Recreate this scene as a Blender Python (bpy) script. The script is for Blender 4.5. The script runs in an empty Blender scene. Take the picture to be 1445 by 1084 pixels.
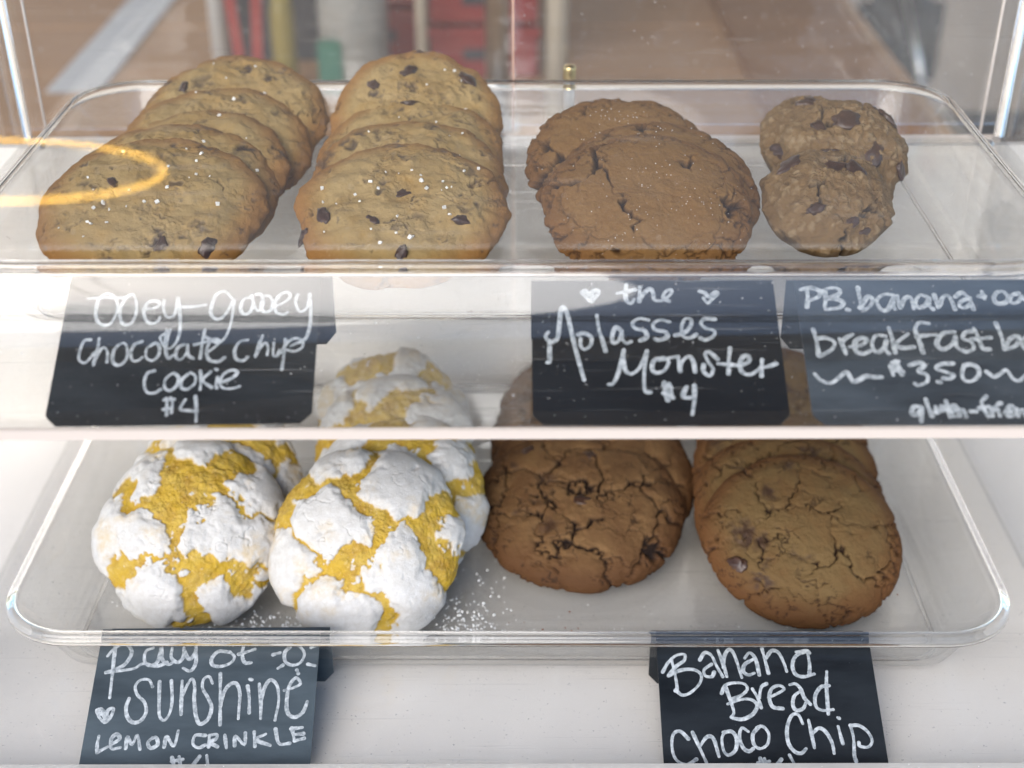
import bpy, bmesh, math, random
import numpy as np
from mathutils import Vector, Matrix
R_ = math.radians
sc = bpy.context.scene
COL = sc.collection

# ------------------------------------------------------------------ camera
PITCH = 31.0
cam_d = bpy.data.cameras.new('camera'); cam = bpy.data.objects.new('camera', cam_d); COL.objects.link(cam)
cam_d.sensor_width = 36.0; cam_d.lens = 36.0*1900/1445
cam_d.clip_start = 0.02; cam_d.clip_end = 500
cam.location = (0, 0, 0.27); cam.rotation_euler = (R_(90-PITCH), R_(0.15), 0)
cam_d.dof.use_dof = True; cam_d.dof.focus_distance = 0.60; cam_d.dof.aperture_fstop = 6.3
sc.camera = cam
# ------------------------------------------------------------------ daylight
world = bpy.data.worlds.new('World'); sc.world = world; world.use_nodes = True
wn = world.node_tree.nodes; wl = world.node_tree.links
bg = wn['Background']; sky = wn.new('ShaderNodeTexSky'); sky.sky_type = 'NISHITA'; sky.sun_disc = False
SUN_EL, SUN_AZ = 30, 203            # azimuth measured from +Y clockwise
sky.sun_elevation = R_(SUN_EL); sky.sun_rotation = R_(SUN_AZ)
sky.air_density = 1.0; sky.dust_density = 1.0; sky.ozone_density = 1.5
wl.new(sky.outputs[0], bg.inputs[0]); bg.inputs[1].default_value = 0.15
sun_d = bpy.data.lights.new('sun', 'SUN'); sun_d.energy = 1.3; sun_d.angle = R_(50); sun_d.color = (1, .95, .88)
sun = bpy.data.objects.new('sun', sun_d); COL.objects.link(sun)
sd = Vector((math.sin(R_(SUN_AZ))*math.cos(R_(SUN_EL)), math.cos(R_(SUN_AZ))*math.cos(R_(SUN_EL)), math.sin(R_(SUN_EL))))
sun.rotation_euler = sd.to_track_quat('Z', 'Y').to_euler()
sc.view_settings.view_transform = 'Standard'; sc.view_settings.look = 'None'
sc.view_settings.exposure = 1.48; sc.view_settings.gamma = 1
cy = sc.cycles
cy.use_denoising = True; cy.max_bounces = 8; cy.transparent_max_bounces = 64; cy.transmission_bounces = 10
cy.glossy_bounces = 4; cy.diffuse_bounces = 3; cy.caustics_reflective = False; cy.caustics_refractive = False
cy.sample_clamp_indirect = 4

# ------------------------------------------------------------------ materials
def mat(name):
    m = bpy.data.materials.new(name); m.use_nodes = True
    return m, m.node_tree.nodes, m.node_tree.links
def N(nt, t, **k):
    n = nt.new(t)
    for a, b in k.items():
        if a.startswith('i_'): n.inputs[a[2:].replace('_', ' ')].default_value = b
        else: setattr(n, a, b)
    return n
def principled(name, color, rough=.6, spec=.5, metal=0, coat=0):
    m, n, l = mat(name); b = n['Principled BSDF']
    b.inputs['Base Color'].default_value = (*color, 1); b.inputs['Roughness'].default_value = rough
    b.inputs['Specular IOR Level'].default_value = spec; b.inputs['Metallic'].default_value = metal
    b.inputs['Coat Weight'].default_value = coat
    return m
def noise_mat(name, c1, c2, scale=(1, 1, 1), ns=5, rough=.6, bump=0, detail=5, spec=.4, c3=None, ramp=(.35, .65), metal=0):
    m, n, l = mat(name); b = n['Principled BSDF']
    tc = N(n, 'ShaderNodeTexCoord'); mp = N(n, 'ShaderNodeMapping'); mp.inputs['Scale'].default_value = scale
    no = N(n, 'ShaderNodeTexNoise', i_Scale=ns, i_Detail=detail, i_Roughness=.6)
    cr = N(n, 'ShaderNodeValToRGB'); e = cr.color_ramp.elements
    e[0].position, e[1].position = ramp; e[0].color = (*c1, 1); e[1].color = (*c2, 1)
    l.new(tc.outputs['Object'], mp.inputs[0]); l.new(mp.outputs[0], no.inputs['Vector'])
    l.new(no.outputs['Fac'], cr.inputs[0]); l.new(cr.outputs[0], b.inputs['Base Color'])
    b.inputs['Roughness'].default_value = rough; b.inputs['Specular IOR Level'].default_value = spec
    b.inputs['Metallic'].default_value = metal
    if bump:
        bu = N(n, 'ShaderNodeBump', i_Strength=.6, i_Distance=bump); l.new(no.outputs['Fac'], bu.inputs['Height'])
        l.new(bu.outputs[0], b.inputs['Normal'])
    return m
def acrylic(name, haze=0.0, tint=(.985, .985, .98), rough=.02, hz=(.8, .78, .75), streak=.15, ior=1.49):
    """thin clear sheet: see-through plus Fresnel gloss, with a little dust haze"""
    m, n, l = mat(name); n.remove(n['Principled BSDF']); out = n['Material Output']
    geo = N(n, 'ShaderNodeNewGeometry')
    iv = N(n, 'ShaderNodeMapRange'); iv.inputs['To Min'].default_value = ior; iv.inputs['To Max'].default_value = 1/ior
    l.new(geo.outputs['Backfacing'], iv.inputs['Value'])
    fr = N(n, 'ShaderNodeFresnel'); l.new(iv.outputs[0], fr.inputs['IOR'])
    tr = N(n, 'ShaderNodeBsdfTransparent'); tr.inputs[0].default_value = (*tint, 1)
    gl = N(n, 'ShaderNodeBsdfGlossy'); gl.inputs['Roughness'].default_value = rough
    mx = N(n, 'ShaderNodeMixShader'); l.new(fr.outputs[0], mx.inputs[0]); l.new(tr.outputs[0], mx.inputs[1]); l.new(gl.outputs[0], mx.inputs[2])
    tc = N(n, 'ShaderNodeTexCoord')
    bn = N(n, 'ShaderNodeTexNoise', i_Scale=6, i_Detail=2); mp = N(n, 'ShaderNodeMapping'); mp.inputs['Scale'].default_value = (.25, 2.5, 2.5)
    l.new(tc.outputs['Object'], mp.inputs[0]); l.new(mp.outputs[0], bn.inputs['Vector'])
    bu = N(n, 'ShaderNodeBump', i_Strength=streak, i_Distance=.002); l.new(bn.outputs[0], bu.inputs['Height'])
    l.new(bu.outputs[0], gl.inputs['Normal'])
    res = mx
    if haze > 0:
        df = N(n, 'ShaderNodeBsdfDiffuse'); df.inputs[0].default_value = (*hz, 1)
        tl = N(n, 'ShaderNodeBsdfTranslucent'); tl.inputs[0].default_value = (*hz, 1)
        ms = N(n, 'ShaderNodeMixShader'); ms.inputs[0].default_value = .4
        l.new(df.outputs[0], ms.inputs[1]); l.new(tl.outputs[0], ms.inputs[2])
        hn = N(n, 'ShaderNodeTexNoise', i_Scale=9, i_Detail=6, i_Roughness=.6)
        mp2 = N(n, 'ShaderNodeMapping'); mp2.inputs['Scale'].default_value = (.5, 1.6, 1.6)
        l.new(tc.outputs['Object'], mp2.inputs[0]); l.new(mp2.outputs[0], hn.inputs['Vector'])
        sp = N(n, 'ShaderNodeTexNoise', i_Scale=700, i_Detail=1)
        l.new(tc.outputs['Object'], sp.inputs['Vector'])
        sr = N(n, 'ShaderNodeMapRange'); sr.inputs['From Min'].default_value = .74; sr.inputs['From Max'].default_value = .8
        sr.inputs['To Max'].default_value = .5; l.new(sp.outputs[0], sr.inputs['Value'])
        hr = N(n, 'ShaderNodeMapRange'); hr.inputs['From Min'].default_value = .3; hr.inputs['From Max'].default_value = .7
        hr.inputs['To Min'].default_value = haze*.35; hr.inputs['To Max'].default_value = haze*1.7
        l.new(hn.outputs[0], hr.inputs['Value'])
        ad = N(n, 'ShaderNodeMath', operation='ADD', use_clamp=True); l.new(hr.outputs[0], ad.inputs[0])
        st = N(n, 'ShaderNodeTexNoise', i_Scale=1, i_Detail=3); mp3 = N(n, 'ShaderNodeMapping'); mp3.inputs['Scale'].default_value = (14, 700, 700); mp3.inputs['Rotation'].default_value = (0, 0, .03)
        l.new(tc.outputs['Object'], mp3.inputs[0]); l.new(mp3.outputs[0], st.inputs['Vector'])
        s2 = N(n, 'ShaderNodeMapRange'); s2.inputs['From Min'].default_value = .66; s2.inputs['From Max'].default_value = .76; s2.inputs['To Max'].default_value = .16
        l.new(st.outputs[0], s2.inputs['Value'])
        a2 = N(n, 'ShaderNodeMath', operation='ADD'); l.new(sr.outputs[0], a2.inputs[0]); l.new(s2.outputs[0], a2.inputs[1])
        l.new(a2.outputs[0], ad.inputs[1])
        m2 = N(n, 'ShaderNodeMixShader'); l.new(ad.outputs[0], m2.inputs[0]); l.new(mx.outputs[0], m2.inputs[1]); l.new(ms.outputs[0], m2.inputs[2])
        res = m2
    l.new(res.outputs[0], out.inputs['Surface'])
    return m
def solid_glass(name, color=(1, 1, 1), rough=.03):
    m = principled(name, color, rough); b = m.node_tree.nodes['Principled BSDF']
    b.inputs['Transmission Weight'].default_value = 1; b.inputs['IOR'].default_value = 1.49
    return m
M = {}
M['pane'] = acrylic('clear_pane', .02, hz=(.85, .82, .78))
M['lowpane'] = acrylic('clear_low_pane', .035)
M['shelf'] = acrylic('dusty_shelf_acrylic', .018, hz=(.85, .80, .74), rough=.05)
M['side'] = acrylic('clear_side', .02)
M['guard'] = acrylic('clear_guard', .008, streak=.7, rough=.012, ior=1.5)
M['tray'] = acrylic('tray_acrylic', .03, rough=.015)
M['rim'] = solid_glass('tray_rim_acrylic', (.99, .985, .975))
M['edge'] = principled('polished_acrylic_edge', (.56, .49, .44), .25, .5, coat=.5)
M['edge_low'] = acrylic('base_lip_edge', .55, hz=(.75, .73, .7))
M['white'] = noise_mat('white_laminate', (.86, .825, .785), (.90, .865, .825), (1, 1, 1), 6, .35, 0)
M['steel'] = principled('brushed_steel', (.62, .63, .64), .28, .5, 1)
M['brass'] = principled('brass_cap', (.55, .42, .2), .3, .5, 1)
M['black'] = principled('black_plastic', (.015, .015, .017), .5)

# ------------------------------------------------------------------ helpers
def link(o, parent=None):
    COL.objects.link(o)
    if parent is not None: o.parent = parent
    return o
def tag(o, label=None, cat=None, group=None, kind=None):
    if label: o['label'] = label
    if cat: o['category'] = cat
    if group: o['group'] = group
    if kind: o['kind'] = kind
    return o
def empty(name, loc=(0, 0, 0)):
    o = bpy.data.objects.new(name, None); o.location = loc; o.empty_display_size = .02
    return link(o)
def mesh_obj(name, v, f, m, parent=None, smooth=False, loc=None):
    me = bpy.data.meshes.new(name); me.from_pydata([tuple(map(float, p)) for p in v], [], [tuple(map(int, q)) for q in f]); me.update()
    if smooth: me.polygons.foreach_set('use_smooth', [True]*len(me.polygons))
    if m: me.materials.append(m)
    o = link(bpy.data.objects.new(name, me), parent)
    if loc: o.location = loc
    return o
def bm_obj(name, bm, m, parent=None, smooth=False):
    me = bpy.data.meshes.new(name); bm.to_mesh(me); bm.free()
    if smooth: me.polygons.foreach_set('use_smooth', [True]*len(me.polygons))
    if m: me.materials.append(m)
    return link(bpy.data.objects.new(name, me), parent)
def bx(bm, x0, x1, y0, y1, z0, z1, bev=0, seg=2, mtx=None):
    r = bmesh.ops.create_cube(bm, size=1)
    vs = r['verts']
    for v in vs:
        v.co = Vector((x0+(v.co.x+.5)*(x1-x0), y0+(v.co.y+.5)*(y1-y0), z0+(v.co.z+.5)*(z1-z0)))
    if bev:
        es = list({e for v in vs for e in v.link_edges})
        g = bmesh.ops.bevel(bm, geom=es, offset=bev, segments=seg, affect='EDGES')
        vs = g['verts'] + vs
    if mtx is not None:
        for v in {v for v in vs if v.is_valid}: v.co = mtx @ v.co
def box(name, x0, x1, y0, y1, z0, z1, m, parent=None, bev=0, mtx=None):
    bm = bmesh.new(); bx(bm, x0, x1, y0, y1, z0, z1, bev, 2, mtx)
    return bm_obj(name, bm, m, parent)
def lathe(name, prof, m, parent=None, seg=24, loc=None):
    v = []; f = []
    for r, z in prof:
        for i in range(seg):
            a = 2*math.pi*i/seg; v.append((r*math.cos(a), r*math.sin(a), z))
    n = len(prof)
    for j in range(n-1):
        for i in range(seg):
            k = (i+1) % seg; f.append((j*seg+i, j*seg+k, (j+1)*seg+k, (j+1)*seg+i))
    f.append(tuple(range(seg))[::-1]); f.append(tuple((n-1)*seg+i for i in range(seg)))
    return mesh_obj(name, v, f, m, parent, True, loc)
def tube(name, pts, r, m, parent=None, seg=10, closed=False):
    pts = [Vector(p) for p in pts]; n = len(pts); v = []; f = []
    up = Vector((0, 0, 1))
    for i, p in enumerate(pts):
        a = pts[(i-1) % n] if closed or i > 0 else p; b = pts[(i+1) % n] if closed or i < n-1 else p
        t = (b-a).normalized(); s = t.cross(up)
        if s.length < 1e-3: s = t.cross(Vector((1, 0, 0)))
        s.normalize(); u = s.cross(t)
        for k in range(seg):
            an = 2*math.pi*k/seg; v.append(p+(s*math.cos(an)+u*math.sin(an))*r)
    for i in range(n if closed else n-1):
        j = (i+1) % n
        for k in range(seg):
            q = (k+1) % seg; f.append((i*seg+k, i*seg+q, j*seg+q, j*seg+k))
    if not closed: f.append(tuple(range(seg))); f.append(tuple((n-1)*seg+k for k in range(seg))[::-1])
    return mesh_obj(name, v, f, m, parent, True)

# ------------------------------------------------------------------ the case
LZ = -.1835                   # lower shelf top; the upper shelf top is z = 0
CW, CF, CB = .273, .4175, .716
case = empty('display_case', (0, .5665, LZ-.006))
tag(case, 'clear acrylic two level bakery display case holding trays of cookies', 'display case')
def cpart(o):
    o.parent = case; o.matrix_parent_inverse = Matrix.Translation(-case.location); return o
s = cpart(box('shelf', -CW, CW, CF+.0015, CB, -.005, 0, M['shelf']))
s['label'] = 'upper clear shelf with dusty haze'
cpart(box('shelf_edge', -CW, CW, CF, CF+.0014, -.005, 0, M['edge'], bev=.0004))
s = cpart(box('shelf', -CW, CW, CF-.01, CB, LZ-.004, LZ, M['side']))
s['label'] = 'lower clear shelf on the white base'
# clear lip in front of the lower cards
cpart(box('front_lip', -CW, CW, CF-.004, CF, LZ+.0002, -.1775, M['lowpane']))
cpart(box('lip_edge', -CW, CW, CF-.0042, CF+.0002, -.1774, -.1735, M['edge_low'], bev=.0005))
for sx in (-1, 1):
    a, b = sorted((sx*CW, sx*(CW+.004)))
    bm = bmesh.new()
    v0 = [(CF-.004, LZ-.004), (CB+.004, LZ-.004), (CB+.004, .27), (CF+.06, .27), (CF-.004, .05)]
    vs = [bm.verts.new((x, y, z)) for x in (a, b) for y, z in v0]; n = len(v0)
    bm.faces.new(vs[:n][::-1]); bm.faces.new(vs[n:])
    for i in range(n): bm.faces.new((vs[i], vs[(i+1) % n], vs[n+(i+1) % n], vs[n+i]))
    bmesh.ops.recalc_face_normals(bm, faces=bm.faces)
    cpart(bm_obj('side_panel', bm, M['side']))
    x = sx*(CW-.003)
    cpart(tube('corner_rod', [(x, CB-.003, .002), (x, CB-.003, .262)], .0027 if sx > 0 else .0022, M['rim']))
    cpart(tube('corner_seam', [(sx*(CW-.012), CB+.002, .001), (sx*(CW-.012), CB+.002, .26)], .0007, M['edge']))
    s = lathe('screw', [(.0001, .0026), (.0022, .0024), (.0036, .0012), (.0038, 0)], M['steel'], loc=(sx*(CW-.012), CB-.012, .0002)); cpart(s)
cpart(box('shelf_back_edge', -CW, CW, CB+.0002, CB+.0015, -.0035, .0012, M['edge'], bev=.0003))
# sliding back doors, one behind each half
cpart(box('back_door', -CW, .002, CB+.004, CB+.007, .004, .27, M['side']))
cpart(box('back_door', -.0, CW, CB+.009, CB+.012, .004, .27, M['side']))
cpart(box('door_seam', -.0006, .0006, CB+.002, CB+.0035, .004, .268, principled('seam', (.55, .36, .28), .3)))
# door pin of steel with brass end
pin = lathe('door_pin', [(.0030, 0), (.0030, .034), (.0029, .0345)], M['steel'], loc=(.0305, CB-.006, .001)); cpart(pin)
s = lathe('pin_cap', [(.0033, .0345), (.0036, .036), (.0036, .041), (.0030, .0425), (.001, .043)], M['brass'], pin)
# opaque white back of the lower compartment
cpart(box('back_panel', -CW-.2, CW+.2, CB+.004, CB+.009, LZ-.01, -.0062, M['white']))
# two slanted front panes over the upper tray, meeting at the middle
LEAN = 8
PB = Vector((0, .408, .078))
mt = Matrix.Translation(PB) @ Matrix.Rotation(R_(-LEAN), 4, 'X')
for a, b in ((-CW, -.0007), (.0007, CW)):
    o = cpart(box('front_pane', a, b, -.0015, .0015, 0, .20, M['pane'])); o.matrix_basis = mt
# curved clear guard that covers the upper cards
ga = []
for i in range(25):
    ga.append(R_(9+57*i/24))
gp = [(0., 0.)]
for i in range(24):
    a_ = .5*(ga[i]+ga[i+1]); gp.append((gp[-1][0]+math.cos(a_), gp[-1][1]+math.sin(a_)))
k_ = .0645/math.hypot(*gp[-1]); gp = [(CF-.0035+a_*k_, .0012+b_*k_) for a_, b_ in gp]
v = []; f = []; n = len(gp)
for sx in (-CW+.001, CW-.001):
    for i, (a_, b_) in enumerate(gp): v.append((sx, a_, b_))
    for i, (a_, b_) in enumerate(gp): v.append((sx, a_-math.sin(ga[i])*.0015, b_+math.cos(ga[i])*.0015))
for i in range(n-1):
    f.append((i, i+1, 2*n+i+1, 2*n+i)); f.append((n+i, 2*n+n+i, 2*n+n+i+1, n+i+1))
f.append((0, 2*n, 3*n, n)); f.append((n-1, 2*n-1, 4*n-1, 3*n-1))
for s_ in (0, 2*n): f.append(tuple(s_+i for i in range(n))+tuple(s_+n+i for i in range(n-1, -1, -1)))
o = cpart(mesh_obj('card_guard', v, f, M['guard'], None, True))
bm = bmesh.new(); bm.from_mesh(o.data); bmesh.ops.recalc_face_normals(bm, faces=bm.faces); bm.to_mesh(o.data); bm.free()
o.data.set_sharp_from_angle(angle=.6)

# ------------------------------------------------------------------ trays
def rrect(hx, y0, y1, r, n=10):
    pts = []
    for (cx, cy_, a0) in ((hx-r, y1-r, 0), (-hx+r, y1-r, 90), (-hx+r, y0+r, 180), (hx-r, y0+r, 270)):
        for i in range(n+1):
            a = R_(a0+90*i/n); pts.append((cx+r*math.cos(a), cy_+r*math.sin(a)))
    return pts
def shell(name, prof, m, parent, closed_bottom=False):
    """prof: list of (inset, radius, z) rings"""
    v = []; f = []; k = 0
    for ins, r, z in prof:
        ring = rrect(.23-ins, .473+ins*1.1-.001, .701-ins, max(r, .004)); k = len(ring); v += [(x, y-.587, z) for x, y in ring]
    for j in range(len(prof)-1):
        for i in range(k):
            q = (i+1) % k; f.append((j*k+i, j*k+q, (j+1)*k+q, (j+1)*k+i))
    if closed_bottom:
        f.append(tuple(range(k))); f.append(tuple((len(prof)-1)*k+i for i in range(k)))
    else:
        for i in range(k):
            q = (i+1) % k; f.append(((len(prof)-1)*k+i, (len(prof)-1)*k+q, q, i))
    o = mesh_obj(name, v, f, m, parent, True)
    bm = bmesh.new(); bm.from_mesh(o.data); bmesh.ops.recalc_face_normals(bm, faces=bm.faces); bm.to_mesh(o.data); bm.free()
    return o
def make_tray(x, y, z, rot, sc_, label, group):
    t = empty('serving_tray', (x, y, z)); t.rotation_euler.z = R_(rot); t.scale = (sc_, 1, 1); tag(t, label, 'tray', group)
    inner = [(.034, .012, .0042), (.026, .016, .0042), (.0225, .018, .0055), (.0205, .020, .009), (.0085, .029, .0355), (.0068, .030, .0372)]
    outer = [(.0055, .031, .0368), (.0072, .030, .0345), (.0182, .022, .0085), (.0202, .0205, .0035), (.0235, .018, .0018), (.034, .012, .0015)]
    shell('basin', inner+outer, M['tray'], t, True)
    rim = [(.0066, .0305, .0374), (.0062, .031, .0388), (.0050, .032, .0394), (.0038, .033, .0392), (.0026, .034, .0382), (.0020, .035, .0365),
           (.0018, .035, .0335), (.0028, .034, .0331), (.0034, .033, .0352), (.0042, .0325, .0368), (.0052, .031, .0371)]
    shell('rim', rim, M['rim'], t)
    # raised foot line moulded under the floor
    foot = [(.0285, .014, .0012), (.0270, .015, .0012), (.0270, .015, -.0000), (.0285, .014, -.0000)]
    shell('foot', foot, M['rim'], t)
    return t
make_tray(-.002, .587, .0006, -.3, 1, 'upper clear plastic tray holding chocolate chip, molasses and oat cookies', 'clear serving trays')
make_tray(-.003, .578, LZ+.0006, -.3, 1.045, 'lower clear plastic tray holding lemon crinkle and brown crackled cookies', 'clear serving trays')

# ------------------------------------------------------------------ noise for the baked things
rng0 = np.random.default_rng(5)
PERM = rng0.permutation(256); PERM = np.concatenate([PERM, PERM, PERM])
GR = rng0.normal(size=(256, 3)); GR /= np.linalg.norm(GR, axis=1)[:, None]
def perlin(P):
    I = np.floor(P).astype(int); F = P-I; I &= 255
    U = F*F*F*(F*(F*6-15)+10); res = 0
    for dx in (0, 1):
        wx = U[:, 0] if dx else 1-U[:, 0]
        for dy in (0, 1):
            wy = U[:, 1] if dy else 1-U[:, 1]
            for dz in (0, 1):
                wz = U[:, 2] if dz else 1-U[:, 2]
                h = PERM[PERM[PERM[I[:, 0]+dx]+I[:, 1]+dy]+I[:, 2]+dz]
                g = GR[h]
                res = res + wx*wy*wz*((F[:, 0]-dx)*g[:, 0]+(F[:, 1]-dy)*g[:, 1]+(F[:, 2]-dz)*g[:, 2])
    return res
def fbm(P, o=4, rough=.55):
    s = 0; a = 1; t = 0
    for k in range(o):
        s = s + a*perlin(P*2**k+17.3*k); t += a; a *= rough
    return s/t*1.8
def smooth(a, b, x):
    t = np.clip((x-a)/(b-a), 0, 1); return t*t*(3-2*t)
def voro(Q, seeds):
    """nearest, second nearest distance and index"""
    d = np.full((len(Q), 2), 9e9); idx = np.zeros(len(Q), int)
    for i, s in enumerate(seeds):
        e = np.sqrt(((Q-s)**2).sum(1)); m1 = e < d[:, 0]
        d[:, 1] = np.where(m1, d[:, 0], np.minimum(d[:, 1], e)); d[:, 0] = np.where(m1, e, d[:, 0]); idx[m1] = i
    return d[:, 0], d[:, 1], idx
def poisson(rng, n, lim=1.15):
    pts = []
    md = 1.45*lim/math.sqrt(n)
    for _ in range(6000):
        p = rng.uniform(-lim, lim, 2)
        if p@p < lim*lim and all(np.hypot(*(p-q)) > md for q in pts): pts.append(p)
        if len(pts) >= n: break
    return np.array(pts)

def disc_grid(NA, NT, NE, NB):
    """unit parametrisation: returns phi-like parameter rings from centre of the top to centre of the bottom"""
    rings = []
    for i in range(NT): rings.append(('t', (i+.35)/(NT)*.86))
    for i in range(NE): rings.append(('e', i/(NE)))
    for i in range(NB): rings.append(('b', 1-(i+.5)/NB))
    return rings
def cookie_mesh(kind, R, T, seed, res=1.0):
    rng = np.random.default_rng(seed); off = rng.uniform(0, 90, 3)
    NA = int(250*res); NT = int(80*res); NE = int(34*res); NB = 10
    # profile: r (0..1), z (0..1)
    pw = {'chip': .42, 'molasses': .45, 'oat': .62, 'lemon': .62, 'chunk': .40, 'banana': .42}[kind]
    zb = {'chip': .25, 'molasses': .25, 'oat': .38, 'lemon': .22, 'chunk': .22, 'banana': .22}[kind]
    prof = []
    for i in range(NT+NE):
        s_ = (i+.3)/(NT+NE); ph = math.pi/2*(s_*.93+.07*s_**3) if i < NT+NE-1 else math.pi/2
        prof.append((math.sin(ph), zb+(1-zb)*max(math.cos(ph), 0)**(2*pw)))
    for i in range(1, NB+1):
        r = 1-i/(NB+.5); u = 1-r
        prof.append((1-.10*smooth(0, .12, np.array([u]))[0]-max(0, u-.1)*(1.0), zb*max(0, 1-(u/.12)) if u < .12 else 0.0))
    prof = [(max(r, .004), z) for r, z in prof]
    th = np.linspace(0, 2*np.pi, NA, endpoint=False)
    ns = len(prof)
    pr = np.array(prof); rr = np.repeat(pr[:, 0], NA); zz = np.repeat(pr[:, 1], NA); tt = np.tile(th, ns)
    top = (np.repeat(np.arange(ns), NA) < NT+NE).astype(float)
    ux, uy = np.cos(tt), np.sin(tt)
    oamp = {'chip': .075, 'molasses': .03, 'oat': .05, 'lemon': .05, 'chunk': .035, 'banana': .035}[kind]
    ring = np.stack([ux*1.3, uy*1.3, np.full_like(ux, seed*1.7)], 1)
    outl = 1+oamp*fbm(ring+off, 3)
    x = ux*rr*outl; y = uy*rr*outl                     # unit coordinates
    P3 = np.stack([x, y, zz*T/R], 1)
    nx, ny, nz = ux*rr**3*1.2, uy*rr**3*1.2, np.where(top > 0, np.maximum(1-rr**6, .03), -(1-rr**4)-.02)
    nl = np.sqrt(nx*nx+ny*ny+nz*nz); nx, ny, nz = nx/nl, ny/nl, nz/nl
    Q = np.stack([x, y], 1)
    w1 = np.stack([fbm(P3*2.2+off, 4), fbm(P3*2.2+off+31, 4)], 1)
    wf = np.stack([fbm(P3*9+off, 3), fbm(P3*9+off+31, 3)], 1)
    edge = smooth(.72, 1.0, rr)
    disp = np.zeros(len(x)); A = np.zeros(len(x)); B = np.zeros(len(x)); C = edge.copy()
    lump = fbm(P3*1.6+off+7, 3)
    if kind == 'chip':
        disp += .0030*lump + .0020*fbm(P3*3.2+off, 3) + .0004*fbm(P3*14+off, 4)
        d1, d2, _ = voro(Q+w1*.28+wf*.06, poisson(rng, 34)); e = d2-d1
        gate = smooth(.02, .30, fbm(P3*1.7+off+50, 2)+.25*edge)
        A = smooth(.040, .0, e)*gate*smooth(.0, .3, fbm(P3*4+off+5, 2)); disp -= .0020*A
        # chips half sunk in the dough
        cs = rng.uniform(-1, 1, (60, 2)); cs = cs[(cs**2).sum(1) < .95][:24]
        d1, d2, i = voro(Q+w1*.20+wf*.13, cs); size = (.035+.11*rng.uniform(0, 1, len(cs))**1.6)[i]
        B = smooth(size*1.3, size*.6, d1)*smooth(-.3, .25, fbm(P3*9+off+3, 3))*rng.uniform(.45, 1, len(cs))[i]; disp += -.0005*B
        disp += .0006*smooth(size*2.2, size, d1)*(1-B)
        disp += .0018*np.abs(fbm(P3*9+off+9, 4))*smooth(.1, .5, fbm(P3*1.4+off+77, 2))
    elif kind == 'molasses':
        disp += .0018*lump + .0006*fbm(P3*6+off, 4) + .00035*fbm(P3*22+off, 3)
        d1, d2, _ = voro(Q+w1*.35+wf*.07, poisson(rng, 9)); e = d2-d1
        wd = .115*smooth(-.12, .5, fbm(P3*2.0+off+50, 2))
        A = smooth(wd+.012, wd*.5, e)*smooth(.0, .06, wd); disp -= .0036*A
        d1, d2, _ = voro(Q+w1*.2+wf*.09, poisson(rng, 95)); e2 = d2-d1
        A2 = smooth(.035, 0, e2)*smooth(.55, .95, rr+.25*fbm(P3*3+off, 2)); disp -= .0013*A2; A = np.maximum(A, A2*.8)
        disp += .0007*smooth(0, .15, e2)*edge
    elif kind == 'oat':
        disp += .0030*lump + .0026*fbm(P3*3.0+off, 3)
        d1, d2, i = voro(Q+wf*.07, rng.uniform(-1.1, 1.1, (330, 2))); osz = rng.uniform(.03, .075, 400)[i]; disp += .0006*smooth(osz, osz*.3, d1)+.0004*rng.uniform(-1, 1, 400)[i]
        C = smooth(osz, osz*.4, d1)*rng.uniform(0, .8, 400)[i]
        d1, d2, _ = voro(Q+w1*.3+wf*.08, poisson(rng, 8)); e = d2-d1
        A = smooth(.075, .015, e)*smooth(.05, .35, fbm(P3*1.6+off+50, 2)); disp -= .0035*A
    elif kind == 'lemon':
        disp += .0018*lump
        seeds = poisson(rng, 7, 1.1)
        d1, d2, i = voro(Q+w1*.34+wf*.09+.02*np.stack([fbm(P3*25+off, 2), fbm(P3*25+off+5, 2)], 1), seeds); e = d2-d1
        s1_, s2_, _ = voro(Q+w1*.34, seeds); es = s2_-s1_
        wd = .40*smooth(-.35, .6, fbm(P3*1.3+off+50, 2))+.05
        gap = smooth(wd+.02, wd-.006, e)
        isl = smooth(.46, .52, fbm(P3*9+off+90, 3))*smooth(.0, .1, wd-.05)       # stray flecks of sugar in the gaps
        A = gap*(1-isl)
        puff = smooth(wd-.03, wd+.34, es)
        disp += .0024*puff+.0010*(1-gap) + (1-A)*(.00025*fbm(P3*7+off, 4)-.0009*smooth(.022, .0, np.abs(fbm(P3*2.1+off+8, 4)))*smooth(0, .3, fbm(P3*3+off+18, 2))) 
        disp += A*(.0016*fbm(P3*7+off, 3)+.0009*np.abs(fbm(P3*19+off, 3)))
        B = np.clip(smooth(.0, .5, fbm(P3*2.4+off+12, 4))+.9*smooth(wd+.10, wd, e)*smooth(-.1, .35, fbm(P3*6+off+44, 3)), 0, 1)*(1-A)          # thin powder, dough showing through
        C = np.repeat(pr[:, 1], NA)
        C = smooth(.25, .0, C)
    else:
        fine = .0006 if kind == 'banana' else .0003
        disp += .0012*lump + fine*fbm(P3*7+off, 4)+.00025*fbm(P3*24+off, 3)
        nbig = 22 if kind == 'chunk' else 16
        d1, d2, i = voro(Q+w1*.30+wf*.09, poisson(rng, nbig)); e = d2-d1
        g = fbm(P3*1.9+off+50, 2)
        wd = (.052 if kind == 'chunk' else .036)*smooth(-.35, .5, g)
        if kind == 'banana': wd = wd*smooth(.15, .6, rr+.3*g)
        A = smooth(wd+.016, wd*.3, e)*smooth(.002, .010, wd); disp -= .0026*A
        disp += (.0010 if kind == 'chunk' else .0005)*smooth(0, .22, e)+.0005*rng.uniform(-1, 1, 200)[i]*smooth(.0, .05, e)
        d1, d2, _ = voro(Q+w1*.2+wf*.10, poisson(rng, 110)); e2 = d2-d1
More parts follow.
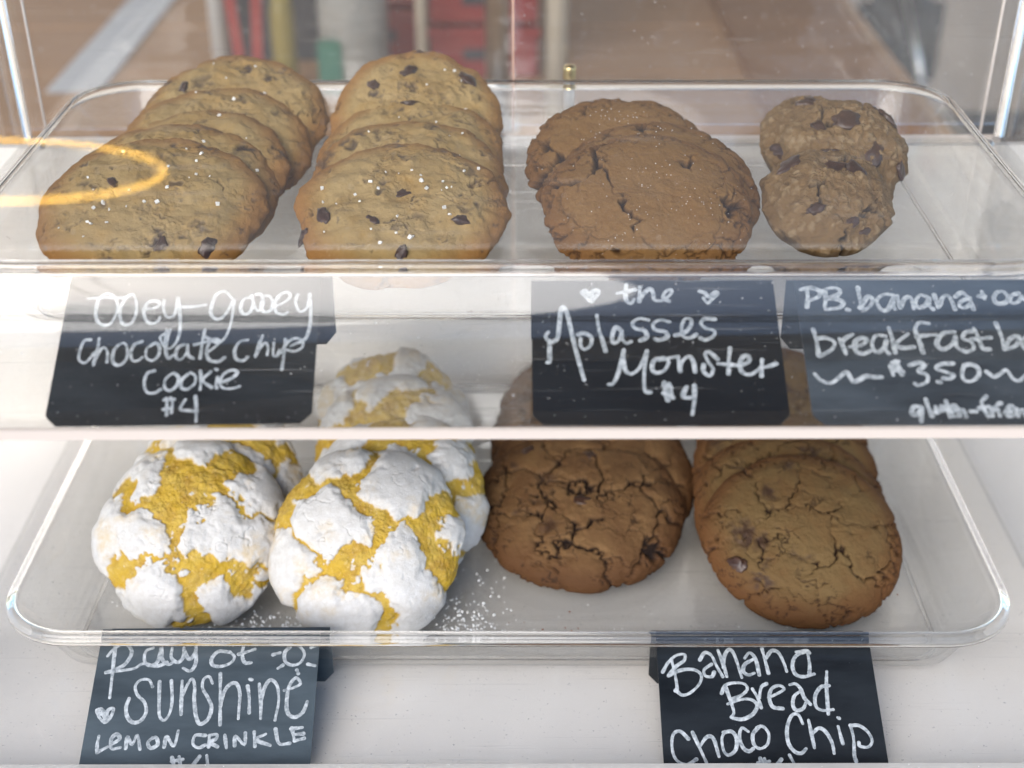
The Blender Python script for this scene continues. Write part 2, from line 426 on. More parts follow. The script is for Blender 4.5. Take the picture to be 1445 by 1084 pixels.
        A2 = smooth(.024, 0, e2)*smooth(.0, .35, fbm(P3*2.6+off+70, 2)+.35*edge); disp -= .0010*A2; A = np.maximum(A, .75*A2)
        cs = rng.uniform(-1, 1, (30, 2)); cs = cs[(cs**2).sum(1) < .7][:7]
        d1, d2, i = voro(Q+w1*.12+wf*.07, cs); size = rng.uniform(.05, .15 if kind == 'banana' else .10, len(cs))[i]
        B = smooth(size*1.5, size*.3, d1)*(.8 if kind == 'banana' else .75)*smooth(-.4, .1, fbm(P3*7+off+3, 3)); disp -= .0006*B
    disp *= np.where(top > 0, 1, .25)
    X = x*R+nx*disp; Y = y*R+ny*disp+R; Z = zz*T+nz*disp
    V = np.stack([X, Y, Z], 1)
    idx = np.arange(ns*NA).reshape(ns, NA)
    a = idx[:-1]; b = idx[1:]
    F = np.stack([a, np.roll(a, -1, 1), np.roll(b, -1, 1), b], -1).reshape(-1, 4)[:, ::-1]
    nv = len(V); V = np.vstack([V, [[0, R, V[:NA, 2].mean()], [0, R, 0]]])
    tri = [(nv, i, (i+1) % NA) for i in range(NA)] + [(nv+1, (ns-1)*NA+(i+1) % NA, (ns-1)*NA+i) for i in range(NA)]
    me = bpy.data.meshes.new(kind+'_cookie')
    nq = len(F); nt = len(tri)
    me.vertices.add(len(V)); me.vertices.foreach_set('co', V.astype(np.float32).ravel())
    loops = np.concatenate([F.ravel(), np.array(tri).ravel()]); me.loops.add(len(loops)); me.loops.foreach_set('vertex_index', loops.astype(np.int32))
    me.polygons.add(nq+nt)
    me.polygons.foreach_set('loop_start', np.concatenate([np.arange(nq)*4, nq*4+np.arange(nt)*3]).astype(np.int32))
    me.polygons.foreach_set('use_smooth', np.ones(nq+nt, bool))
    me.update(calc_edges=True)
    at = me.attributes.new('mask', 'FLOAT_COLOR', 'POINT')
    c = np.stack([np.append(A, [A[0], 0]), np.append(B, [0, 0]), np.append(C, [0, 0]), np.ones(len(V))], 1)
    at.data.foreach_set('color', c.astype(np.float32).ravel())
    return me, V, top

# ------------------------------------------------------------------ cookie materials
def cookie_mat(name, base, base2, crack, chipc, edgec, kind):
    m, n, l = mat(name); b = n['Principled BSDF']
    at = N(n, 'ShaderNodeAttribute', attribute_name='mask'); sep = N(n, 'ShaderNodeSeparateColor'); l.new(at.outputs['Color'], sep.inputs[0])
    tc = N(n, 'ShaderNodeTexCoord'); oi = N(n, 'ShaderNodeObjectInfo')
    def noise(scale, detail=4, rough=.6):
        t = N(n, 'ShaderNodeTexNoise', i_Scale=scale, i_Detail=detail, i_Roughness=rough); l.new(tc.outputs['Object'], t.inputs['Vector']); return t
    def rng_(src, a, b_, c=0, d=1):
        t = N(n, 'ShaderNodeMapRange'); t.inputs[1].default_value = a; t.inputs[2].default_value = b_; t.inputs[3].default_value = c; t.inputs[4].default_value = d
        l.new(src, t.inputs[0]); return t.outputs[0]
    def mix(f, a, b_, mode='MIX'):
        t = N(n, 'ShaderNodeMix', data_type='RGBA', blend_type=mode)
        for s_, v in ((t.inputs[0], f), (t.inputs[6], a), (t.inputs[7], b_)):
            if isinstance(v, (int, float)): s_.default_value = v
            elif isinstance(v, tuple): s_.default_value = (*v, 1)
            else: l.new(v, s_)
        return t.outputs[2]
    big = noise(70, 4); mid = noise(300, 5, .7); fin = noise(1300, 3, .7)
    c = mix(rng_(big.outputs[0], .35, .65), base, base2)
    c = mix(rng_(mid.outputs[0], .3, .7, 0, .35), c, tuple(v*.66 for v in base))
    if kind == 'lemon':
        gold = mix(rng_(big.outputs[0], .35, .62), base, base2)
        gold = mix(rng_(noise(110, 5, .7).outputs[0], .46, .66, 0, .55), gold, edgec)
        crumb = mix(rng_(mid.outputs[0], .55, .75, 0, .45), gold, (.62, .50, .28)); crumb = mix(rng_(fin.outputs[0], .64, .72, 0, .7), crumb, (.66, .60, .5))
        powder = mix(rng_(mid.outputs[0], .35, .7), (.58, .57, .555), (.50, .48, .45))
        thin = mix(rng_(mid.outputs[0], .36, .58, .1, .62), powder, (.56, .42, .22))
        powder = mix(sep.outputs[1], powder, thin)
        c = mix(sep.outputs[0], powder, crumb)
    else:
        if kind in ('chip', 'banana'):
            pale = mix(rng_(noise(45, 3).outputs[0], .4, .62), c, tuple(v for v in base2))
            c = pale
        c = mix(sep.outputs[2], c, edgec) if kind != 'oat' else mix(sep.outputs[2], c, edgec)
        if kind in ('molasses',):
            sug = rng_(fin.outputs[0], .66, .72, 0, .55); c = mix(sug, c, (.62, .50, .38))
        if kind in ('chip',):
            c = mix(rng_(fin.outputs[0], .62, .72, 0, .35), c, (.62, .50, .30))
            # tiny chocolate crumbs in the dough
            c = mix(rng_(noise(190, 4, .7).outputs[0], .60, .72, 0, .75), c, chipc)
        c = mix(sep.outputs[0], c, crack)  # shade inside the carved cracks is painted into the dough colour
        c = mix(sep.outputs[1], c, chipc)
    l.new(c, b.inputs['Base Color'])
    rg = N(n, 'ShaderNodeMix', data_type='FLOAT'); rg.inputs[2].default_value = .78; rg.inputs[3].default_value = .42 if kind != 'lemon' else .85
    l.new(sep.outputs[1], rg.inputs[0]); l.new(rg.outputs[0], b.inputs['Roughness'])
    b.inputs['Specular IOR Level'].default_value = .25
    am = {'lemon': (.0006, .0002), 'oat': (.0009, .0003), 'molasses': (.0004, .0003), 'chunk': (.0004, .0002)}.get(kind, (.0005, .0002))
    b1 = N(n, 'ShaderNodeBump', i_Strength=.9, i_Distance=am[0]); l.new(mid.outputs[0], b1.inputs['Height'])
    b2 = N(n, 'ShaderNodeBump', i_Strength=.9, i_Distance=am[1]); l.new(fin.outputs[0], b2.inputs['Height']); l.new(b1.outputs[0], b2.inputs['Normal'])
    l.new(b2.outputs[0], b.inputs['Normal'])
    return m
CM = {
 'chip': cookie_mat('chocolate_chip_dough', (.335, .205, .064), (.325, .225, .095), (.085, .05, .022), (.050, .033, .025), (.260, .122, .033), 'chip'),
 'molasses': cookie_mat('molasses_dough', (.190, .096, .028), (.215, .118, .042), (.024, .010, .005), (.05, .02, .01), (.150, .068, .019), 'molasses'),
 'oat': cookie_mat('oat_dough', (.150, .088, .036), (.195, .120, .053), (.022, .013, .008), (.05, .02, .01), (.27, .190, .105), 'oat'),
 'lemon': cookie_mat('lemon_crinkle_dough', (.45, .285, .024), (.47, .325, .065), (.3, .2, .03), (.3, .2, .1), (.27, .135, .022), 'lemon'),
 'chunk': cookie_mat('dark_crackled_dough', (.125, .062, .024), (.180, .100, .040), (.012, .006, .004), (.026, .012, .009), (.088, .038, .013), 'chunk'),
 'banana': cookie_mat('banana_bread_dough', (.135, .070, .024), (.138, .086, .033), (.022, .010, .006), (.030, .015, .014), (.110, .046, .014), 'banana'),
}
M['choc'] = noise_mat('dark_chocolate', (.030, .012, .007), (.060, .028, .016), (1, 1, 1), 200, .38, .0002, spec=.5)
M['salt'] = principled('salt_crystal', (.74, .72, .68), .35); M['salt'].node_tree.nodes['Principled BSDF'].inputs['Transmission Weight'].default_value = .0
M['sugar'] = principled('powdered_sugar', (.85, .84, .82), .9)

def rock(rng, c, s, flat=.6):
    """small irregular crystal: jittered cube"""
    base = np.array([(x, y, z) for x in (-1, 1) for y in (-1, 1) for z in (-1, 1)], float)
    base *= rng.uniform(.55, 1, (8, 3)); base[:, 2] *= flat
    q = Matrix.Rotation(rng.uniform(0, 6.28), 3, Vector(rng.normal(size=3)).normalized())
    return [(Vector(q @ Vector(b_))*s + Vector(c)) for b_ in base]
RF = [(0, 1, 3, 2), (4, 6, 7, 5), (0, 4, 5, 1), (2, 3, 7, 6), (0, 2, 6, 4), (1, 5, 7, 3)]
def crystals(name, rng, pts, s0, s1, m, parent, flat=.6):
    v = []; f = []
    for p in pts:
        k = len(v); v += rock(rng, p, rng.uniform(s0, s1)*.5, flat); f += [tuple(k+i for i in q) for q in RF]
    return mesh_obj(name, v, f, m, parent)
def chip_mesh(rng, s):
    """melted chocolate lump"""
    bm = bmesh.new(); bmesh.ops.create_icosphere(bm, subdivisions=3, radius=1)
    P = np.array([v.co[:] for v in bm.verts]); d = fbm(P*1.3+rng.uniform(0, 50, 3), 3)
    sx, sy, sz = s*1.2, s*rng.uniform(.6, .9), s*.40
    for v, q in zip(bm.verts, d):
        k = 1+.75*q; c = v.co; z = c.z if c.z < .55 else .55+(c.z-.55)*.4
        v.co = Vector((c.x*k*sx, c.y*k*sy, z*k*sz))
    return bm

def cookie(kind, x, y0, z0, e, R, T, seed, label, group, res=1.0, tilt=0, chips=(), salt=0, spin=0, name=None):
    me, V, top = cookie_mesh(kind, R, T, seed, res)
    me.materials.append(CM[kind])
    names = {'chip': 'chocolate_chip_cookie', 'molasses': 'molasses_cookie', 'oat': 'oat_cookie', 'lemon': 'lemon_crinkle_cookie', 'chunk': 'crackled_chocolate_cookie', 'banana': 'banana_chip_cookie'}
    o = link(bpy.data.objects.new(names[kind], me)); o.location = (x, y0, z0)
    o.rotation_euler = (R_(e), R_(tilt), R_(spin*.0))
    tag(o, label, 'cookie', group)
    rng = np.random.default_rng(seed+1000)
    nn = int(top.sum())
    def spread(n_, lim):
        out_ = []
        cl = [(lim*.8*math.sqrt(rng.uniform(0, 1)), rng.uniform(0, 6.283)) for _ in range(7)]
        for _ in range(n_):
            a_ = rng.uniform(0, 6.283); q_ = lim*math.sqrt(rng.uniform(0, 1)); px_, py_ = q_*math.cos(a_), q_*math.sin(a_)
            if rng.random() < .6:
                q_, a_ = cl[rng.integers(7)]; px_, py_ = q_*math.cos(a_)+rng.normal(0, .09), q_*math.sin(a_)+rng.normal(0, .09)
            out_.append(int(np.argmin((V[:nn, 0]-px_*R)**2+(V[:nn, 1]-R-py_*R)**2)))
        return out_
    for (cx, cy_, s, an) in chips:          # unit-disc position, size in metres, angle
        d = (V[:nn, 0]-cx*R)**2+(V[:nn, 1]-R-cy_*R)**2; k = int(np.argmin(d-V[:nn, 2]*.0))
        ch = bm_obj('chocolate_chip', chip_mesh(rng, s), M['choc'], o, True)
        rr_ = math.hypot(cx, cy_); nrm = Vector((cx*rr_**2*1.3, cy_*rr_**2*1.3, 1-.6*rr_**4)).normalized()
        ch.rotation_euler = (nrm.to_track_quat('Z', 'Y').to_matrix() @ Matrix.Rotation(R_(an), 3, 'Z')).to_euler()
        ch.location = Vector(V[k])-nrm*s*.10
    if kind == 'molasses' and R:
        ks = spread(110, .97)
        so = crystals('sugar_crystals', rng, [V[k]+np.array([0, 0, .0002]) for k in ks], .0002, .0005, M['salt'], o); so['kind'] = 'stuff'
    if salt:
        ks = spread(salt, .88)
        so = crystals('sea_salt', rng, [V[k]+np.array([0, 0, .0004]) for k in ks], .0006, .0022, M['salt'], o); so['kind'] = 'stuff'
    return o
UP = .0048; LO = LZ+.0048
g1 = 'chocolate chip cookies shingled in the left row'; g2 = 'chocolate chip cookies shingled in the second row'
CC = [
 ('chip', -.1636, .515, 17, .0505, .0150, 11, 'pale chocolate chip cookie with sea salt, front of the far left row', g1, 1.35, 2, ((.22, -.62, .0045, 70), (.62, -.62, .0045, 60), (-.35, .15, .003, 60)), 26),
 ('chip', -.1600, .537, 17, .0500, .0140, 12, 'chocolate chip cookie tucked right behind the front one of the far left row', g1, 1, 4, (), 10),
 ('chip', -.1560, .563, 17, .0485, .0140, 13, 'third chocolate chip cookie from the front in the far left row', g1, 1, -3, (), 10),
 ('chip', -.1490, .592, 20, .0470, .0140, 14, 'chocolate chip cookie next to last in the far left row', g1, 1, 3, (), 8),
 ('chip', -.1446, .625, 24, .0480, .0150, 15, 'rearmost chocolate chip cookie of the far left row, at the back rim', g1, 1, 0, ((-.55, .3, .004, 20),), 14),
 ('chip', -.0501, .515, 18, .0475, .0150, 21, 'broad chocolate chip cookie with salt flakes, front of the second row', g2, 1.35, 0, ((-.93, -.3, .0045, 80), (-.72, -.2, .0042, 10), (.6, -.3, .0040, 120), (.05, -.75, .0035, 70), (-.25, -.3, .003, 0), (.0, .1, .0035, 20)), 30),
 ('chip', -.0503, .548, 19, .0465, .0140, 22, 'chocolate chip cookie just behind the front one of the second row', g2, 1, 3, (), 12),
 ('chip', -.0501, .582, 20, .0455, .0140, 23, 'third chocolate chip cookie from the front in the second row', g2, 1, -2, ((0, .75, .004, 20),), 8),
 ('chip', -.0492, .622, 31, .0447, .0150, 24, 'tallest standing chocolate chip cookie at the back of the second row', g2, 1.1, 0, ((-.1, .55, .004, 30), (.0, .95, .004, 90), (-.5, .4, .004, 60), (.6, .45, .005, 10)), 12),
 ('molasses', .0598, .515, 21.5, .0467, .0180, 31, 'smooth brown molasses cookie with one deep crack, front of its pile', 'molasses cookies in the upper tray', 1.35, 0, (), 0),
 ('molasses', .0660, .534, 22, .0462, .0160, 32, 'molasses cookie mostly hidden, peeking out right of the front one', 'molasses cookies in the upper tray', .8, 0, (), 0),
 ('molasses', .0520, .570, 23, .0450, .0160, 33, 'rear molasses cookie, sticking out to the left behind the pile', 'molasses cookies in the upper tray', 1, -2, (), 0),
 ('oat', .1425, .545, 24, .0300, .0230, 41, 'small chunky oat cookie with melted chips, front of its pile', 'oat breakfast cookies in the upper tray', 1.1, 0,
    ((-.55, .45, .0062, -10), (.10, .36, .0064, -8), (.42, .30, .0050, -20), (-.3, -.55, .0035, 40), (.25, -.70, .0028, 10), (.45, -.75, .0026, 0), (.2, .95, .0045, -15)), 0),
 ('oat', .1580, .590, 42, .0300, .0220, 42, 'oat cookie with a round chip on its face, second in its pile', 'oat breakfast cookies in the upper tray', 1.1, 0,
    ((0.0, .45, .0056, 0), (.70, .72, .0062, -10), (.35, -.10, .0064, 10), (.85, -.30, .0040, 60), (-.45, .35, .0040, 70), (.3, -.62, .0045, 10)), 0),
 ('oat', .1485, .618, 40, .0262, .0220, 43, 'oat cookie at the back left of its pile, half hidden', 'oat breakfast cookies in the upper tray', .9, 0,
    ((-.1, .75, .0055, -5), (-.75, -.3, .0045, 60)), 0),
]
ge = 'lemon crinkle cookies in the left row'; gf = 'lemon crinkle cookies in the second row'
gg = 'dark crackled cookies in the lower tray'; gh = 'banana chip cookies in the lower tray'
CC2 = [
 ('lemon', -.1650, .513, 37, .0465, .0255, 51, 'lemon crinkle cookie with wide yellow gaps, front of the left row', ge, 1.35, 3),
 ('lemon', -.1560, .556, 40, .0445, .0255, 52, 'powdery lemon crinkle cookie behind the front one of the left row', ge, 1, -3),
 ('lemon', -.0735, .503, 38, .0475, .0260, 53, 'heavily sugared lemon crinkle cookie in front of the second row', gf, 1.35, 0),
 ('lemon', -.0620, .545, 42, .0440, .0255, 54, 'lemon crinkle cookie second in the second row, lobe at right', gf, 1, 4),
 ('lemon', -.0630, .583, 50, .0430, .0290, 55, 'lemon crinkle cookie third in the second row, seen through the shelf', gf, 1, -2),
 ('lemon', -.0690, .620, 60, .0415, .0290, 56, 'rearmost lemon crinkle cookie topping the second row', gf, 1, 0),
]
CC3 = [
 ('chunk', .0356, .535, 12, .0565, .0190, 61, 'dark brown cookie with a web of deep cracks and two chips', gg, 1.4, 0, ((.0, -.12, .0048, 0), (.12, .5, .0050, 20), (-.5, .6, .004, 20)), 0),
 ('chunk', .0440, .560, 14, .0565, .0160, 62, 'dark crackled cookie directly under the front crackled one', gg, 1, 0, (), 0),
 ('chunk', .0410, .590, 18, .0545, .0160, 63, 'dark crackled cookie third in its row, behind the molasses card', gg, .9, 0, (), 0),
 ('chunk', .0430, .618, 22, .0520, .0160, 64, 'dark crackled cookie at the very back of its row', gg, .9, 0, (), 0),
 ('banana', .1481, .508, 20.7, .0512, .0180, 71, 'large banana chip cookie with purple brown melted spots, at front', gh, 1.4, 0, ((-.72, -.40, .0048, 30),), 0),
 ('banana', .1470, .530, 19, .0525, .0160, 72, 'banana chip cookie showing only its rim behind the front one', gh, 1, 0, (), 0),
 ('banana', .1490, .560, 21, .0515, .0160, 73, 'banana chip cookie third in the right row, rim under the shelf', gh, .9, 0, (), 0),
 ('banana', .1510, .590, 27, .0485, .0160, 74, 'banana chip cookie fourth in the right row, behind the card gap', gh, .9, 0, (), 0),
 ('banana', .1510, .620, 40, .0450, .0160, 75, 'banana chip cookie standing at the back of the right row', gh, .9, 0, (), 0),
]
for c in CC: cookie(c[0], c[1], c[2], UP, *c[3:])
for c in CC2: cookie(c[0], c[1], c[2], LO, *c[3:])
for c in CC3: cookie(c[0], c[1], c[2], LO, *c[3:])

# powder and crumbs on the trays
rng = np.random.default_rng(3)
def scatter(name, centres, n, s0, s1, m, z, label, flat=.4):
    pts = []
    for _ in range(n):
        cx, cy_, sx, sy = centres[rng.integers(len(centres))]
        p = (np.clip(rng.normal(cx, sx), -.205, .205), np.clip(rng.normal(cy_, sy), .5, .675), z+.0003)
        pts.append(p)
    o = crystals(name, rng, pts, s0, s1, m, None, flat); tag(o, label, 'crumbs', None, 'stuff'); return o
scatter('powdered_sugar', [(-.020, .520, .010, .020), (-.115, .508, .016, .006), (-.125, .513, .02, .008), (-.028, .512, .01, .008)], 520, .0003, .0016, M['sugar'], LO, 'specks of powdered sugar spilled on the lower tray floor')
scatter('sugar_clump', [(-.045, .499, .012, .003)], 90, .001, .0034, M['sugar'], LO, 'small heap of powdered sugar below the sugared lemon cookie')
scatter('sugar_dust', [(.05, .505, .05, .012), (.10, .51, .03, .01), (-.19, .53, .01, .02)], 60, .0003, .0010, M['sugar'], LO, 'stray sugar dust in front of the brown cookies')
scatter('cookie_crumb', [(.02, .515, .02, .01), (.0, .512, .02, .006), (.19, .56, .01, .02)], 14, .0005, .0012, principled('crumb', (.25, .09, .03), .8), LO, 'few reddish crumbs on the lower tray floor')
scatter('salt_crumb', [(-.01, .53, .02, .02), (.17, .52, .02, .02), (.11, .53, .03, .02)], 30, .0004, .0010, principled('crumb_dark', (.12, .07, .04), .8), UP, 'tiny dark crumbs on the upper tray floor')

